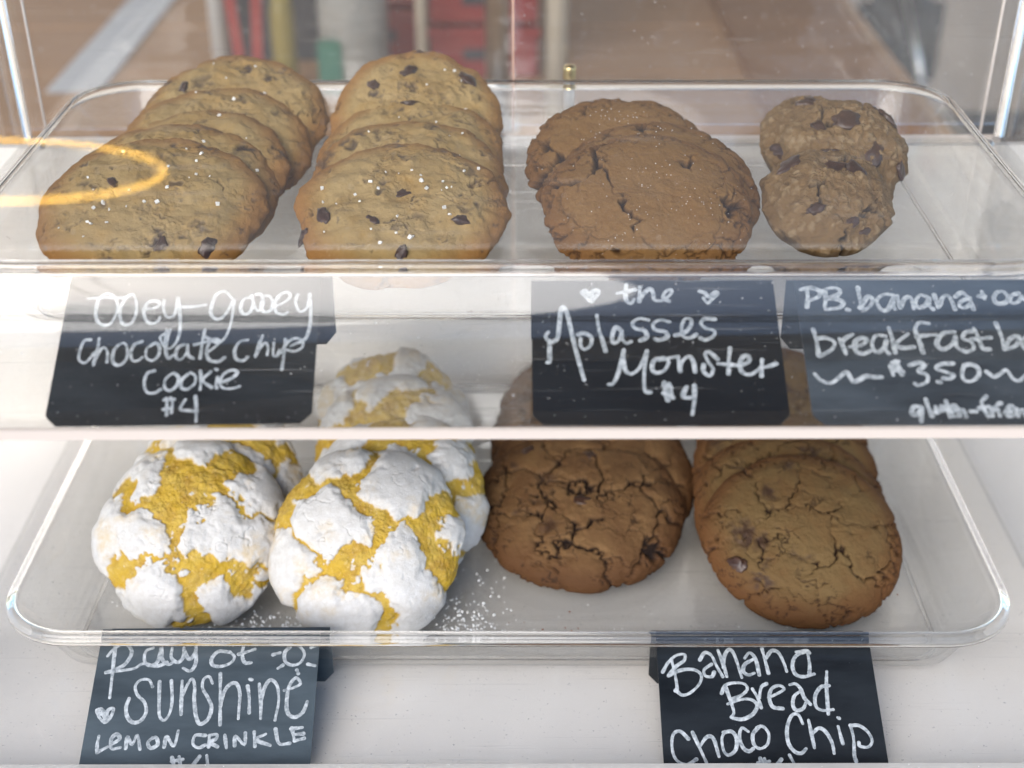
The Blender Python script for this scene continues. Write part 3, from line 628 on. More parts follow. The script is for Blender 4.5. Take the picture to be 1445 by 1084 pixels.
# ------------------------------------------------------------------ chalk cards
LETTERS = {
 'ooey': '''-39.8,55.9 -36.4,56.2 -32,56.4 -28.2,56 -24.2,56.6;
-33,58.2 -35.5,56.4 -36.2,51.3 -35.3,46.3 -32.8,43.7 -29.9,44.3 -28.4,48.6 -28.5,53.2 -30.4,57 -33,58.2;
-25.5,56.6 -26.9,52.4 -26.9,47.8 -25,43.9 -22.4,44.1 -21,48 -21.4,53.5 -22.9,57.3 -24.6,57.5 -25.8,56.3;
-18.7,50.6 -15.6,50.9 -13,51.9 -12.8,53.7 -15.2,54.5 -17.4,53.2 -18,49.3 -16.8,45.6 -14.5,44 -12.3,45.1 -11.7,47;
-11.1,54.6 -10.9,50.8 -9.2,47.1 -6.8,47.5 -6,51 -6,55.7;
-5.9,55.7 -4.5,48.9 -3.6,41.3 -4.3,35.9 -6.5,32.8 -8.9,34.1 -10.6,37.8 -9,39.5;
-8.5,40.8 -8.6,36.2 -8,33.3;
-3.4,51.5 0.9,51.6 4.9,52.4;
14.3,55.4 11.7,58.4 8.7,57.4 7.3,53.1 7.2,48.4 9.4,45.7 12,46.8 13.9,50.7 15,55;
15.4,54.6 15.3,47.8 14.8,41.8 13.4,37.2 11.2,35 8.7,36.2 5.6,38.2;
21.6,55.7 18.9,54.7 18.1,50.8 19.5,47.9 21.8,48.8 22.7,53.1 21.5,56.5;
21.9,56.6 23.2,51.9 24.9,49.3 26.6,52.4 25.4,56.7 23.6,57;
26.3,55 25.7,51.5 27.1,48.8 29.5,49.5 30.1,52.9 28.7,55.9 26.8,56.3;
31,51.2 34.3,53.1 36.5,55.7 35.2,57.8 32.5,56.5 30.9,52.5 31.7,48.7 34.3,47.5 35.9,48.4;
39.2,56.7 38.7,52.8 40.5,48.9 42.8,49.9 43.8,53.8 43.8,56.8;
43.9,56.4 44.7,49.5 44.6,41 43.1,35.9 40.4,34.5 38.1,33.2;
-36.3,37.1 -38.6,36.6 -39.5,32.1 -39.3,28.5 -37.1,26.9 -35.2,29 -33.9,31.4;
-33.2,37.6 -33.1,32.3 -33.6,25.8;
-33.7,27 -32.5,31.1 -31,33.6 -29.3,31.6 -28.8,27.1;
-25.8,34.5 -27.1,31.6 -26.6,27.1 -24.2,25.6 -22,28.1 -22.1,32.6 -23.6,35.4 -25.8,34.5;
-17.2,36 -19.7,34.7 -20.6,30.9 -19.5,27.7 -17.5,27.6 -16.2,29;
-13,34.8 -15,32.7 -14.7,29 -12.4,27.5 -10.4,29.6 -10.3,33.3 -12,35.3 -13.9,34;
-7.2,41.2 -7.9,37 -7.9,32.1 -6.5,28.4 -5,29.7;
-1.3,34.3 -3.5,33 -3.9,29.3 -2,27.7 -0.1,30.6 0,34.3;
0,34.3 0.7,29.8 2.7,28.2;
5.6,40.9 5.3,35.7 5.2,28.3;
2.5,34.2 6.1,35.3 10.7,36.3;
7.7,30.8 11,34.2 11.4,36.3 9.3,36.7 7.6,34.1 7.4,30 9,27.2 12.1,26.8 14.2,28.5;
22.1,36.2 19.1,35.3 17.6,31.5 18.5,27.8 21,27 22.8,28.7;
27.4,38 26.3,33.4 25.5,28.4;
25.5,29.2 27.1,33 28.9,34.7 29.9,32.2 29.7,29.3;
31.8,34.7 32,29.3 33.5,29 34.2,31.5;
36,36.1 36,30.7 35.6,22.9;
35,30.2 36.9,34.9 39.8,36.6 42.4,35.4 42.4,32.5 39.8,30.8 37,31.5;
-11,23 -13.5,21.8 -14,17.4 -12.5,13.8 -9.8,13.5 -7.7,14.9;
-4.1,22 -6.4,19.5 -6.4,15.9 -4.3,14.4 -2,16.8 -1.8,20 -3.8,22;
1.4,21.3 -0.6,18.8 -0.3,15.6 2,14.9 4.3,17.3 4.2,20.5 2.3,22.1;
5.9,22.6 6.5,18.6 6.6,14.6;
9.7,22.3 7.2,18.6 10.7,15.5;
12.5,19.9 12.1,16.7 12.5,15.3;
11.1,23.5 11.8,23.1;
13.8,17.5 17.3,19.2 19.5,21.7 17.4,22.9 14.6,21.2 13.4,17.5 15.1,15.1 18.5,15 20.8,15.8;
-5.9,10.4 -5,10.8 -4.3,4.1;
-3.7,11.2 -2.8,9.6 -2.7,4.9;
-5.6,10.4 -2.3,10.6;
-5.8,6.4 -2.7,6.9;
1.7,10.5 0.3,6.5 3.8,5.8 6.5,5.5;
5.2,11.8 6,6.6 6.5,1.2''',
 'molasses': '''-27.9,60.3 -26.4,61.2 -25,59 -23.2,61.2 -21.3,60.8 -22.5,58.1 -24.3,55.9 -26.1,57.7 -27.8,59.9;
-25.4,59 -23.2,58.6;
-23.5,60.3 -24.3,57.3;
-10.3,63.9 -10.8,59.5 -10.5,56.4 -8.8,55.1 -7.5,57;
-14.1,59.9 -10.4,60.8 -6.7,61.7;
-4.9,63 -5.2,59.5 -5.6,55.9;
-5.5,56.8 -3.5,59.9 -0.9,62.1 0.1,59.9 0.4,56.8 3.2,56.4 6.2,58.6 7.6,60.8 6.7,61.7 4.5,59.9 4,57.3 6.1,56.1;
18.4,60.8 20.5,59.9 21.8,58.1 24.5,60.3 25.3,59.6 22.8,56.8 21.1,55.1 19.6,57.7;
-41.3,41.6 -42.4,39.9 -41.7,37.8 -39.6,37 -37.8,39.1 -37,45.5 -36.3,51.6 -35.2,53.3 -33.8,49.8 -32.4,41.2 -30.7,31.9 -28.2,19.7;
-41,37.8 -41,32.7 -41.1,28.1 -42,27.6;
-29.9,40.5 -27.4,41 -24.9,39.1 -25.2,35.7 -27.5,33.6 -29.1,35.3 -29,38.6;
-22.4,49.4 -21.7,42.1 -20.4,37 -19.6,32.7;
-13.1,42.1 -15.2,43.8 -16.7,40.3 -16.5,36.5 -14.3,37.8 -13,41.2 -12.9,38.2 -11.5,36.3 -9.7,37.1;
-2.5,47.2 -5.8,47.9 -8.7,45.9 -7.7,43.3 -4.2,42.1 -3.6,39.1 -6.1,37.6;
5.7,46.2 2.1,47.2 -0.8,45.1 0.1,42.5 3.7,41.6 4.3,39.1 1,37.8 -0.4,38.2;
7.5,39.9 11.2,41.2 13.8,44.6 14,47.2 11.8,47.6 10.2,43.8 10.4,39.9 12.8,38.6 15.7,40.3;
23.3,47.4 19.4,47.6 17.8,45.5 19.5,43.3 22.5,42.1 22.1,39.5 18.8,37.8 17.1,38.6;
-12.6,33.2 -13.8,27.7 -15.8,21.1 -17.6,17.9 -19,17.7;
-13.1,30.2 -12.5,24.4 -10.5,22.4 -7.6,24.4 -5.4,28.6 -3.8,32.7;
-3.8,32.7 -5.1,25.2 -5.7,17.9 -5.2,14.6 -3.6,14.2;
2.1,29.4 -1.1,28.6 -2.3,25.2 -1,22.9 2.2,24 4.1,27.7 2.4,29.8 0.6,28.6;
2.4,29 5.3,29.8 7.8,30.2;
7.8,30.2 8.3,23.6;
8.4,25.2 9.8,28.6 12.3,30.2 13.6,27.7 13.9,23.2;
22.9,29 19.9,32.3 18.4,31.1 19.3,27.7 20.8,24.4 19.2,21.5 17.1,23.6 17.4,26.5;
28.1,34 27.1,28.6 26.4,22.4;
22.9,26.9 26.6,26.5 30.4,26.2;
30.7,25.7 34.4,27.7 34.9,30.2 32.8,30.2 31.2,26.9 31.6,23.2 34.3,22 37.2,23.6 39.6,26.1;
39.8,28.6 39.2,24.8 38.8,21.3;
39.5,25.2 42,25.7 45,26.9;
2,18.7 2,15.4 2.8,10.6;
3.7,17.9 4.5,12.2;
1.4,17.1 4.6,16.2;
1.4,13.8 4.8,11.8;
1.6,18.3 4.4,11.8;
10.2,16.6 8.6,12.6 11,11.8 13.1,12.6;
13.2,17.1 12.7,10.6 11.5,4.6''',
 'breakfast': '''-45.7,61.5 -41.6,62.3 -38.2,60.7 -39.2,57.9 -43.7,55.9;
-43.1,61.1 -43.3,57.1 -44.1,53.1;
-36.1,61.1 -36.3,57.1 -37.2,53.1;
-37.5,60.7 -33.6,62.3 -30.4,61.5 -31.1,59.1 -35.7,57.1;
-35.7,57.1 -31.8,56.7 -29.7,55.1 -31.7,52.7 -37,51.9;
-28.5,51.9 -27.9,51.7;
-23,62.3 -23,57.9 -22.6,52.3;
-23.5,52.7 -19.8,57.9 -18,56.7 -19.1,53.9 -22,51.5;
-9.7,58.7 -13,59.1 -16.4,56.3 -15.4,51.9 -12.8,51.9 -9.7,57.1;
-9.5,57.9 -10.5,53.9 -9.9,51.9;
-8.2,58.3 -7.8,52.7;
-7.3,53.5 -5.4,57.1 -3,57.5 -2.6,52.3;
3.6,57.9 0.8,58.7 -1.5,55.1 -0.6,52.7 2.3,53.9 4.2,57.1;
4.1,56.7 3.8,53.5 4.9,51.9;
6.4,58.7 7,52.7;
7.5,53.5 9.9,57.9 12.2,57.9 13.4,51.9;
20,57.1 17.5,59.9 14.5,57.9;
20,57.1 16.8,55.9 15.3,53.5 17.5,52.7 20.2,54.7;
20,57.1 20.6,51.9;
23.4,58.1 26.4,58.1;
25.4,60.3 25.8,56.7;
31.5,60.3 29.6,57.5 30.3,54.7 33.7,55.1 35.3,57.9 33.5,60.3 30.8,59.9;
39.6,59.5 36.7,58.3 35.7,55.1 38.3,55.1 40.6,57.9;
40.6,57.9 42.6,55.1;
43.4,60.3 45.8,60.7;
45.6,57.9 45.5,55.1;
-42.9,42.5 -42.3,36.7 -42.2,30.6;
-42.1,38.2 -38.8,38.6 -35.6,36.7 -37,33.2 -41.9,30.2;
-33.4,38.2 -32.6,35.1 -31.8,31.3;
-33.1,35.9 -30.8,38.6 -28,40.1;
-30.1,34.4 -25.8,35.1 -22.9,37.4 -24.6,38.6 -27.5,36.7 -27.8,32.5 -25.1,31.3 -22,32.8;
-15.5,39.4 -19,39.7 -21.2,35.9 -20.2,32.1 -17,33.6 -15.5,37.4;
-15.5,37.4 -16.4,33.6 -15.5,31.3;
-13.7,43.2 -13.1,38.2 -12.9,31.7;
-6.6,40.5 -11.9,35.9 -9.9,34 -5.4,34.4;
2,45.2 -1.5,45.6 -3.6,42.5 -2.9,37.4 -2.3,31.7;
-3.6,39 0.7,39.7 4,39.9;
11.4,41.3 6.7,40.5 3.6,35.9 5.7,33.2 9.7,35.9 11.3,39.4;
11.3,39 10.8,35.1 11.8,33.2;
18.9,41.7 15.5,40.9 14,38.2 16.9,36.7 17.3,33.6 14.4,32.1 13,32.8;
19.1,42.9 20.1,38.2 20.8,33.6 23.6,33.2;
17.2,37.8 20.8,38.2 24.7,38.6;
28,45.2 29,39 29.1,33.2;
29.2,33.6 32.4,38.2 35.5,39 34.4,35.5 30.4,33.2;
42.7,39.4 38.4,39 36.2,35.1 38.3,32.8 41.9,35.9;
42.9,39 42.3,35.1 43.2,33.2;
46.4,39 46.2,33.6;
-44.8,22.3 -42.7,19.3 -39.4,18.2 -36.3,20.1 -32.7,23 -30.8,19 -28.1,19.7 -25.7,21.2 -22.9,20.8 -19.7,20.7;
-14.9,27.2 -12.2,27.9;
-15.7,26 -15.2,21.6;
-13.2,27.9 -11.9,21.9;
-15.4,23.8 -11.4,23;
-14.8,26 -12.4,23;
-8.4,26 -4.7,27.2 -2.7,26 -5.3,23.4 -2.5,21.6 -3,18.6 -6.4,17.1 -7.6,17.9;
1.1,18.6 2,18.4;
8.3,26.8 3.5,26.4 1.5,24.5 4.7,23 7.6,21.6 6.1,20.1 3.5,20.1;
12.3,26 10.9,22.3 11.3,19.3 14.1,19 17.1,21.6 17.2,24.9 14.9,26.4 12.6,26;
20.3,23 22.7,20.8 25.5,22.3 28,23.8 29.5,20.1 31.8,19 35.2,21.6 38.4,23 40.2,20.1;
-6.9,7.7 -9.7,7.7 -10.8,4.8 -9,4.4 -6.7,6.9;
-6.6,7.3 -8,1.2;
-4.7,10.9 -4.2,6.9 -3.5,3.7;
-1.6,7.7 -1.7,5.1 0,6.2;
0.6,7.7 0.6,5.9 1.3,6.2;
2.7,10.2 3,5.5 2.9,3;
1.2,7.3 4.4,7.7;
3.1,4.4 5.6,6.2 5.7,8 4.3,7.3 3.7,4.1 5.4,3.4;
6.7,6.9 6.7,3.4;
6.9,4.8 8.4,6.2 9.1,3.4;
11.1,5.6 13,5.6;
18,12 16,9.8 16.1,6.9 17.3,3.7;
14.5,6.9 18.4,7.7;
18.9,6.9 18.8,3.7;
18.9,5.5 22.1,9.1;
21.2,6.2 21.6,3.7;
22.4,8.7 23.1,9.2;
23.7,4.8 26.1,5.9 27.1,7.7 25.6,7.7 24.2,5.5 24.6,3.4 27,4.1;
28.5,6.9 28.4,3.4;
28.7,4.8 30.9,6.2 31.2,3.4;
38.2,11.3 36.5,3.7;
36.8,6.6 34.5,5.9 34.6,3.7 36.4,4.8;
39.8,9.8 38.7,3.7;
42.2,6.9 40,5.5 40.9,3.7;
43.2,6.9 43.4,4.1 45.7,6.9 43.4,1.2''',
 'sunshine': '''-41.1,58.8 -40.7,51.6 -40.2,43.6 -39.7,34.4;
-43.7,53.4 -41.2,57 -36.8,58.8 -33.5,55.2 -35.4,49.8 -39.6,47.1 -43.2,45.8;
-43.2,45.8 -36.4,46.7 -31.2,47.6 -27.6,49.8 -22,48.5 -17.6,50.2;
-24.4,57 -27.3,55.6 -27.5,51.6 -25.2,48.9 -21.9,50.2 -21,55.2 -20.9,57 -19.7,51.6 -16.7,49.3 -14.6,50.7;
-16.2,57 -16,52.5 -13,50.2 -10.9,52.5 -11.1,57;
-11,56.1 -8.1,51.6 -5.8,55.2 -6.4,59.7;
-5.9,56.1 -5.1,49.8 -7,46.2 -10.3,47.6;
9.1,54.7 4.3,55.2 1.6,52 2.3,48.9 5.9,48.2 10,49.8 11.3,52.5 9,55;
16.7,60.2 14.7,57 14.8,52.5 16.2,49.8 18.9,49.8;
13.1,53.8 16.1,54.7 19.9,56.1;
35,57 32.9,54.3 33.6,50.2 36.8,48.5 40.2,49.8 41.5,53.8 39.3,57 36.5,58.1 34.3,56.6;
27.9,53.4 30.9,54.3;
30.7,47.1 32.6,48.5;
43.4,48.9 46.5,48.2;
44.1,56.6 46.3,57.5;
-44.2,28.9 -42.4,29.3 -40.6,27.6 -39,29.3 -37.3,29.3 -38,25.5 -39.9,23.4 -42.5,25.5 -44.3,28.4;
-42.1,27.6 -39.8,25.1;
-39.5,28 -40.5,24.6;
-43.2,27.6 -39.2,26.3;
-22.2,39.2 -24.2,42.3 -27.7,42.3 -29.6,39.6 -28.2,35.7 -24.7,32.3 -23.3,28 -25,24.2 -28.2,23.4 -30.9,25.9 -32.1,30.1 -31.4,34;
-19.5,41.4 -18.5,33.1 -17.4,26.3 -15.2,24.2 -13.3,27.2 -13,33.1 -14.5,41.8;
-9.9,41.8 -9.2,34 -8.4,26.7;
-9.2,34 -7.7,39.2 -5.8,42.7 -4.2,39.2 -3.8,34 -2.4,27.2;
3.3,40.5 1.4,43.6 -0.8,42.3 -0.7,38.3 2.1,34 4.1,29.7 3.2,24.6 0,22.5 -2.1,26.3 -2.7,29.7;
6.1,44.9 7.3,34 8.6,22.1;
7.9,29.7 8.7,36.6 11,40.1 13.7,40.1 15.5,35.7 15.8,29.7 16,24.6;
18.4,39.2 19.6,34 20.3,27.2;
18.8,42.3 20,42;
23.3,40.1 24.7,32.3 25.4,24.6;
24.7,32.3 26,39.2 28.1,41.8 31,39.2 32.3,32.3 31.5,23.8;
34.2,37 38.3,38.3 40.9,40.1 38.8,42.7 36.3,39.2 35.7,33.1 36.5,27.2 39.6,25.1 42.9,27.2 44.5,31.9;
38.9,46.2 39.6,44.6;
-41.5,17.5 -41.6,13.8 -41.1,10.6;
-41.1,10.6 -37,13;
-36,13.8 -32.7,16.3 -34.2,18.4 -36.1,16.3 -35.4,12.2 -31.8,12.6;
-29.5,12.2 -29.5,17.1 -27.1,13.8 -25.5,17.9 -23.5,11.8;
-19,16.7 -20.6,14.6 -19.1,12.2 -16.4,13.8 -17.5,16.7 -19.3,16.3;
-13.6,12.6 -13.1,17.1 -9.6,13 -8.6,19.6;
2.9,17.5 -1.2,17.5 -1.7,13.8 0.9,12.2 3.4,13.4;
4.9,12.6 4.7,17.5;
4.4,17.5 7.7,17.9 7.5,15.9 5.1,14.6 8.6,12.6;
11.1,17.5 12.4,12;
15.7,13 15.6,17.1 19.7,13.4 19.6,18.4;
23.3,18.8 24.2,12.6;
28.2,17.9 24.3,15.5 30.5,13;
32.1,20 34.1,13.8 38.6,13.8;
38.9,20.4 40.4,15.1;
38.5,20 43.3,20.6;
39.8,17.5 43.9,17.9;
40.4,14.8 44.4,15.9;
-9.7,8.1 -7.9,3.3 -7.3,1.3;
-6.8,8.5 -5.5,3.3 -5.8,1.3;
-9.8,6.5 -5.1,7.3;
-9,3.3 -4.7,3.7;
1.7,8.5 -1,3.7 0.8,1.2 6.6,1.2;
4.6,8.9 5.8,3.3 6.6,1.2''',
 'bread': '''-45.7,46.4 -42.9,51 -39.1,54.3 -35.4,54.7 -35.9,51.8 -39.3,49.3 -43.2,44.7;
-41.4,51.8 -40.5,46.8 -39.8,39.4 -40.6,37.7;
-43.2,44.7 -37.9,47.2 -32,47.6 -28.8,45.1 -29.8,41 -34,36.9 -37.7,35.7 -40.2,37.7;
-28.8,52.2 -26.4,55.6 -23.5,54.3 -21.6,49.3 -19.3,44.3;
-23.8,50.1 -27.2,47.6 -27,44.7 -24.1,44.3 -22.9,46.4;
-20.4,56.8 -18.6,50.1 -17.5,44.3;
-18.7,48.5 -17.6,54.3 -15.2,57.2 -13.2,54.3 -10.9,43.9;
-8.8,53 -6.4,55.6 -4,52.6 -3.1,45.1;
-4.8,52.6 -9,50.1 -10,46.8 -7.9,45.1 -5.2,46;
-0.7,57.7 0.1,52.6 1,46;
0.4,52.6 3.3,56.4 6.2,56 8.1,51.8 9.2,46.8;
14.4,56 18.9,56.8 20.3,55.6;
18.8,56 14.3,54.3 12.1,50.1 12.8,45.6 16.3,44.3 21.2,45.6;
19.5,55.6 19.7,50.1 19.1,46;
-20.5,36.5 -18.5,40.2 -14.7,41.4 -10.3,41 -9,38.6 -11.8,35.7 -16.7,33.7;
-18.5,39.4 -17,33.7 -15.9,28 -17.2,25.6;
-18.3,31.6 -12.3,33.7 -7.9,33.7 -5.5,31.2 -7.6,27.2 -12.2,24.8 -16.5,25.2;
-6.8,38.6 -4.9,34.5 -3.8,30;
-4.2,34.5 -2.8,39.4 -0.4,41;
-0.2,34.5 4,36.5 7.1,38.6 5,40.2 1.6,38.6 0.2,34.5 1.3,30.4 5.6,29.6;
9.8,40.6 12.4,41 14.4,38.6 15.5,34.5 17.8,31.6;
14.3,37.7 11.2,35.3 10.1,31.2 11.4,28.8 14.3,29.6 16,32.4;
26.9,46.8 25.9,40.2 25,27.2;
27,40.2 23.2,39.4 20.3,35.3 20.2,30.4 23,28.8 27.4,29.2;
-36.5,16 -39.6,19.2 -42.5,18.4 -43.7,14.4 -43.3,8.9 -41.3,5.8 -37.7,4.7 -33.7,7;
-34.5,18.8 -32.3,12.9 -29.5,5.4;
-31.6,12.9 -28.5,16.8 -25.7,16 -24,8.2;
-20.5,19.2 -22.1,16 -21.7,10.5 -19.6,8.9 -16.6,11.3 -15.8,16 -17.6,19.2 -21.2,18.8;
-10.4,19.2 -13.1,20.8 -14.5,16.8 -13.4,12.1 -11,10.5 -9.1,11.7;
-5.9,21.2 -8.6,18 -8.6,13.7 -6.2,11.7 -2.8,13.7 -1.8,18.4 -4.1,21.6 -6.6,20.8;
13.4,22.8 11.9,26.8 9,26.4 6.4,20.8 6.2,14.4 8.4,10.5 11.2,9.7 13.5,11.7;
16.1,24.4 16.6,18.4 17.1,12.1;
17,18.4 20.1,20.8 22.8,19.2 24.9,14.4 25.2,9.7;
28.5,21.6 29.1,16.8 29.5,14;
28.9,25.6 29.5,25.2;
33.9,22 34.4,16 33.7,8.9 34.1,6.2;
33.9,22 37.5,22 40.9,19.2 42.2,15.2 40.1,12.5 36.6,12.9 36.4,14.4;
-6.5,7.4 -5.7,3.5 -5.5,1.2;
-4.7,7.4 -4.1,1.9;
-7.7,5.4 -2.7,6.2;
-7.5,3.5 -2.9,3.9;
2.4,7 -0.8,3.1 1.2,1.2 7.6,1.2;
6.1,8.9 7.9,4.3 8.1,1.2''',
}
def card_mat(name, dust, tint=(.20, .26, .31), rough=.22, base=(.003, .004, .006), smear=1.0):
    m, n, l = mat(name); b = n['Principled BSDF']
    tc = N(n, 'ShaderNodeTexCoord'); mp = N(n, 'ShaderNodeMapping'); mp.inputs['Scale'].default_value = (12, 45, 12); mp.inputs['Rotation'].default_value = (0, 0, .35)
    l.new(tc.outputs['Object'], mp.inputs[0])
    no = N(n, 'ShaderNodeTexNoise', i_Scale=1, i_Detail=6, i_Roughness=.62); l.new(mp.outputs[0], no.inputs['Vector'])
    n2 = N(n, 'ShaderNodeTexNoise', i_Scale=1600, i_Detail=2); l.new(tc.outputs['Object'], n2.inputs['Vector'])
    r1 = N(n, 'ShaderNodeMapRange'); r1.inputs[1].default_value = .35; r1.inputs[2].default_value = .75; r1.inputs[3].default_value = dust*.5; r1.inputs[4].default_value = dust*(1+smear)
    l.new(no.outputs[0], r1.inputs[0])
    r2 = N(n, 'ShaderNodeMapRange'); r2.inputs[1].default_value = .74; r2.inputs[2].default_value = .80; r2.inputs[3].default_value = 0; r2.inputs[4].default_value = .6
    l.new(n2.outputs[0], r2.inputs[0])
    ad = N(n, 'ShaderNodeMath', operation='ADD', use_clamp=True); l.new(r1.outputs[0], ad.inputs[0]); l.new(r2.outputs[0], ad.inputs[1])
    mx = N(n, 'ShaderNodeMix', data_type='RGBA'); l.new(ad.outputs[0], mx.inputs[0]); mx.inputs[6].default_value = (*base, 1); mx.inputs[7].default_value = (*tint, 1)
    l.new(mx.outputs[2], b.inputs['Base Color']); b.inputs['Roughness'].default_value = rough
    b.inputs['Specular IOR Level'].default_value = .3
    bu = N(n, 'ShaderNodeBump', i_Strength=.25, i_Distance=.0006); l.new(no.outputs[0], bu.inputs['Height']); l.new(bu.outputs[0], b.inputs['Normal'])
    return m
def chalk_mat():
    m, n, l = mat('chalk_marker'); b = n['Principled BSDF']
    tc = N(n, 'ShaderNodeTexCoord'); no = N(n, 'ShaderNodeTexNoise', i_Scale=520, i_Detail=4, i_Roughness=.65); l.new(tc.outputs['Object'], no.inputs['Vector'])
    cr = N(n, 'ShaderNodeValToRGB'); e = cr.color_ramp.elements; e[0].position = .32; e[1].position = .68
    e[0].color = (.15, .175, .19, 1); e[1].color = (.52, .55, .57, 1)
    l.new(no.outputs[0], cr.inputs[0]); l.new(cr.outputs[0], b.inputs['Base Color']); b.inputs['Roughness'].default_value = .6
    return m
M['chalk'] = chalk_mat()
def catmull(p, n=7):
    p = [np.array(q) for q in p]
    if len(p) == 2: return [p[0]*(1-t)+p[1]*t for t in np.linspace(0, 1, 5)]
    q = [2*p[0]-p[1]]+p+[2*p[-1]-p[-2]]; out = []
    for i in range(1, len(q)-2):
        for k in range(n):
            t = k/n; a, b, c, d = q[i-1], q[i], q[i+1], q[i+2]
            out.append(.5*((2*b)+(c-a)*t+(2*a-5*b+4*c-d)*t*t+(3*b-a-3*c+d)*t**3))
    out.append(q[-2]); return out
def lettering(strokes, w, m, parent, rng, zt):
    v = []; f = []; W2 = .5*w
    for st in strokes:
        z = zt+.00006+rng.uniform(0, .00012)
        P = catmull(st)
        P = np.array(P); L = len(P)
        tng = np.gradient(P, axis=0); tl = np.hypot(tng[:, 0], tng[:, 1]); tl[tl < 1e-6] = 1e-6; tng /= tl[:, None]
        nor = np.stack([-tng[:, 1], tng[:, 0]], 1)
        ph = rng.uniform(0, 6)
        ww = W2*(1+.18*np.sin(np.linspace(0, 1, L)*5+ph)+.05*rng.normal(size=L))
        pts = []
        # rounded start cap, body, rounded end cap
        rows = []
        for k, an in ((0, 75), (0, 45), (0, 15)):
            a = R_(an); rows.append((P[0]-tng[0]*ww[0]*math.sin(a), nor[0], ww[0]*math.cos(a)))
        for i in range(L): rows.append((P[i], nor[i], ww[i]))
        for an in (15, 45, 75):
            a = R_(an); rows.append((P[-1]+tng[-1]*ww[-1]*math.sin(a), nor[-1], ww[-1]*math.cos(a)))
        k0 = len(v)
        for c, nn_, h in rows:
            a = c+nn_*h; b = c-nn_*h
            v += [(a[0]/1000, a[1]/1000, z), (c[0]/1000, c[1]/1000, z+.00010), (b[0]/1000, b[1]/1000, z)]
        for i in range(len(rows)-1):
            a = k0+3*i
            f.append((a, a+3, a+4, a+1)[::-1]); f.append((a+1, a+4, a+5, a+2)[::-1])
    o = mesh_obj('lettering', v, f, m, parent, True)
    return o
def card(key, x, y0, z0, e, rot, w, m, label, back=.036, backshift=0, backtilt=0, L=.066, csc=1):
    t = empty('chalk_card', (x, y0, z0)); tag(t, label, 'sign', 'black folded cards lettered in chalk marker')
    t.rotation_euler = (0, 0, R_(rot))
    W = .04775; c = .0042; th = .0004
    # front leaf in its own plane, cut lower corners, thin but solid
    out = [(-W+c, 0), (W-c, 0), (W-.0006, c*.85), (W, c*1.1), (W, L), (-W, L), (-W, c*1.1), (-W+.0006, c*.85)]
    v = [(a, b, h) for h in (0, th) for a, b in out]; n = len(out)
    f = [tuple(range(n))[::-1], tuple(range(n, 2*n))]+[(i, (i+1) % n, n+(i+1) % n, n+i) for i in range(n)]
    fl = mesh_obj('front_leaf', v, f, m, t); fl.rotation_euler = (R_(e), 0, 0)
    rg = np.random.default_rng(len(key)*7)
    strokes = [[tuple(map(float, p.split(','))) for p in s_.split()] for s_ in LETTERS[key].split(';')]
    lo = lettering(strokes, w, M['chalk'], fl, rg, th)
    # back leaf folded down from the top edge
    out = [(-W+c, -back), (W-c, -back), (W, -back+c*1.2), (W, 0), (-W, 0), (-W, -back+c*1.2)]
    v = [(a, b, h) for h in (0, -th) for a, b in out]; n = len(out)
    f = [tuple(range(n)), tuple(range(n, 2*n))[::-1]]+[(i, (i+1) % n, n+(i+1) % n, n+i)[::-1] for i in range(n)]
    bl = mesh_obj('back_leaf', v, f, m, t)
    t.scale = (csc, csc, csc)
    bl.location = (backshift, L*math.cos(R_(e)), L*math.sin(R_(e))+.0003); bl.rotation_euler = (R_(86), 0, R_(backtilt))
    return t
M['card1'] = card_mat('black_card', .10, (.16, .19, .21), .10)
M['card2'] = card_mat('deep_black_card', .05, (.08, .11, .14), .30)
M['card3'] = card_mat('smeared_slate_card', .26, (.11, .135, .16), .3, (.005, .007, .010), 1.6)
M['card4'] = card_mat('dusty_slate_card', .75, (.07, .090, .105), .3, (.016, .022, .028), .8)
M['card5'] = card_mat('black_card_lower', .12, (.10, .12, .14), .18)
card('ooey', -.1245, .4195, .0004, 27, 1.2, 1.2, M['card1'], 'black card reading Ooey-gooey chocolate chip cookie, under the left cookies', csc=1.035, back=.030, backshift=.004, backtilt=1)
card('molasses', .0547, .4185, .0004, 27, 0, 1.6, M['card2'], 'deep black card reading the Molasses Monster with two hearts', back=.030)
card('breakfast', .1585, .4185, .0004, 27, 0, 1.75, M['card3'], 'slate card reading PB banana oat breakfast, cut by the right edge', back=.030, backshift=-.003)
card('sunshine', -.1415, .4188, LZ+.0004, 24, .5, 1.45, M['card4'], 'dusty grey card with heart and sun reading lemon crinkle', csc=1.07, back=.030, backshift=.004)
card('bread', .1155, .4188, LZ+.0004, 24, -.3, 1.5, M['card5'], 'black card reading Banana Bread Choco Chip at the lower right', csc=1.04, back=.030, backshift=-.002)

# ------------------------------------------------------------------ around the case
def struct(o, name=None):
    o['kind'] = 'structure'; return o
def wood(name, c1, c2, c3, ax=(1, 14, 14)):
    m, n, l = mat(name); b = n['Principled BSDF']
    tc = N(n, 'ShaderNodeTexCoord'); mp = N(n, 'ShaderNodeMapping'); mp.inputs['Scale'].default_value = ax; l.new(tc.outputs['Object'], mp.inputs[0])
    no = N(n, 'ShaderNodeTexNoise', i_Scale=2.2, i_Detail=7, i_Roughness=.62, i_Distortion=.6); l.new(mp.outputs[0], no.inputs['Vector'])
    cr = N(n, 'ShaderNodeValToRGB'); e = cr.color_ramp.elements; e[0].position = .33; e[1].position = .68; e[0].color = (*c1, 1); e[1].color = (*c3, 1)
    k = e.new(.5); k.color = (*c2, 1)
    l.new(no.outputs[0], cr.inputs[0]); l.new(cr.outputs[0], b.inputs['Base Color']); b.inputs['Roughness'].default_value = .7; b.inputs['Specular IOR Level'].default_value = .2
    return m
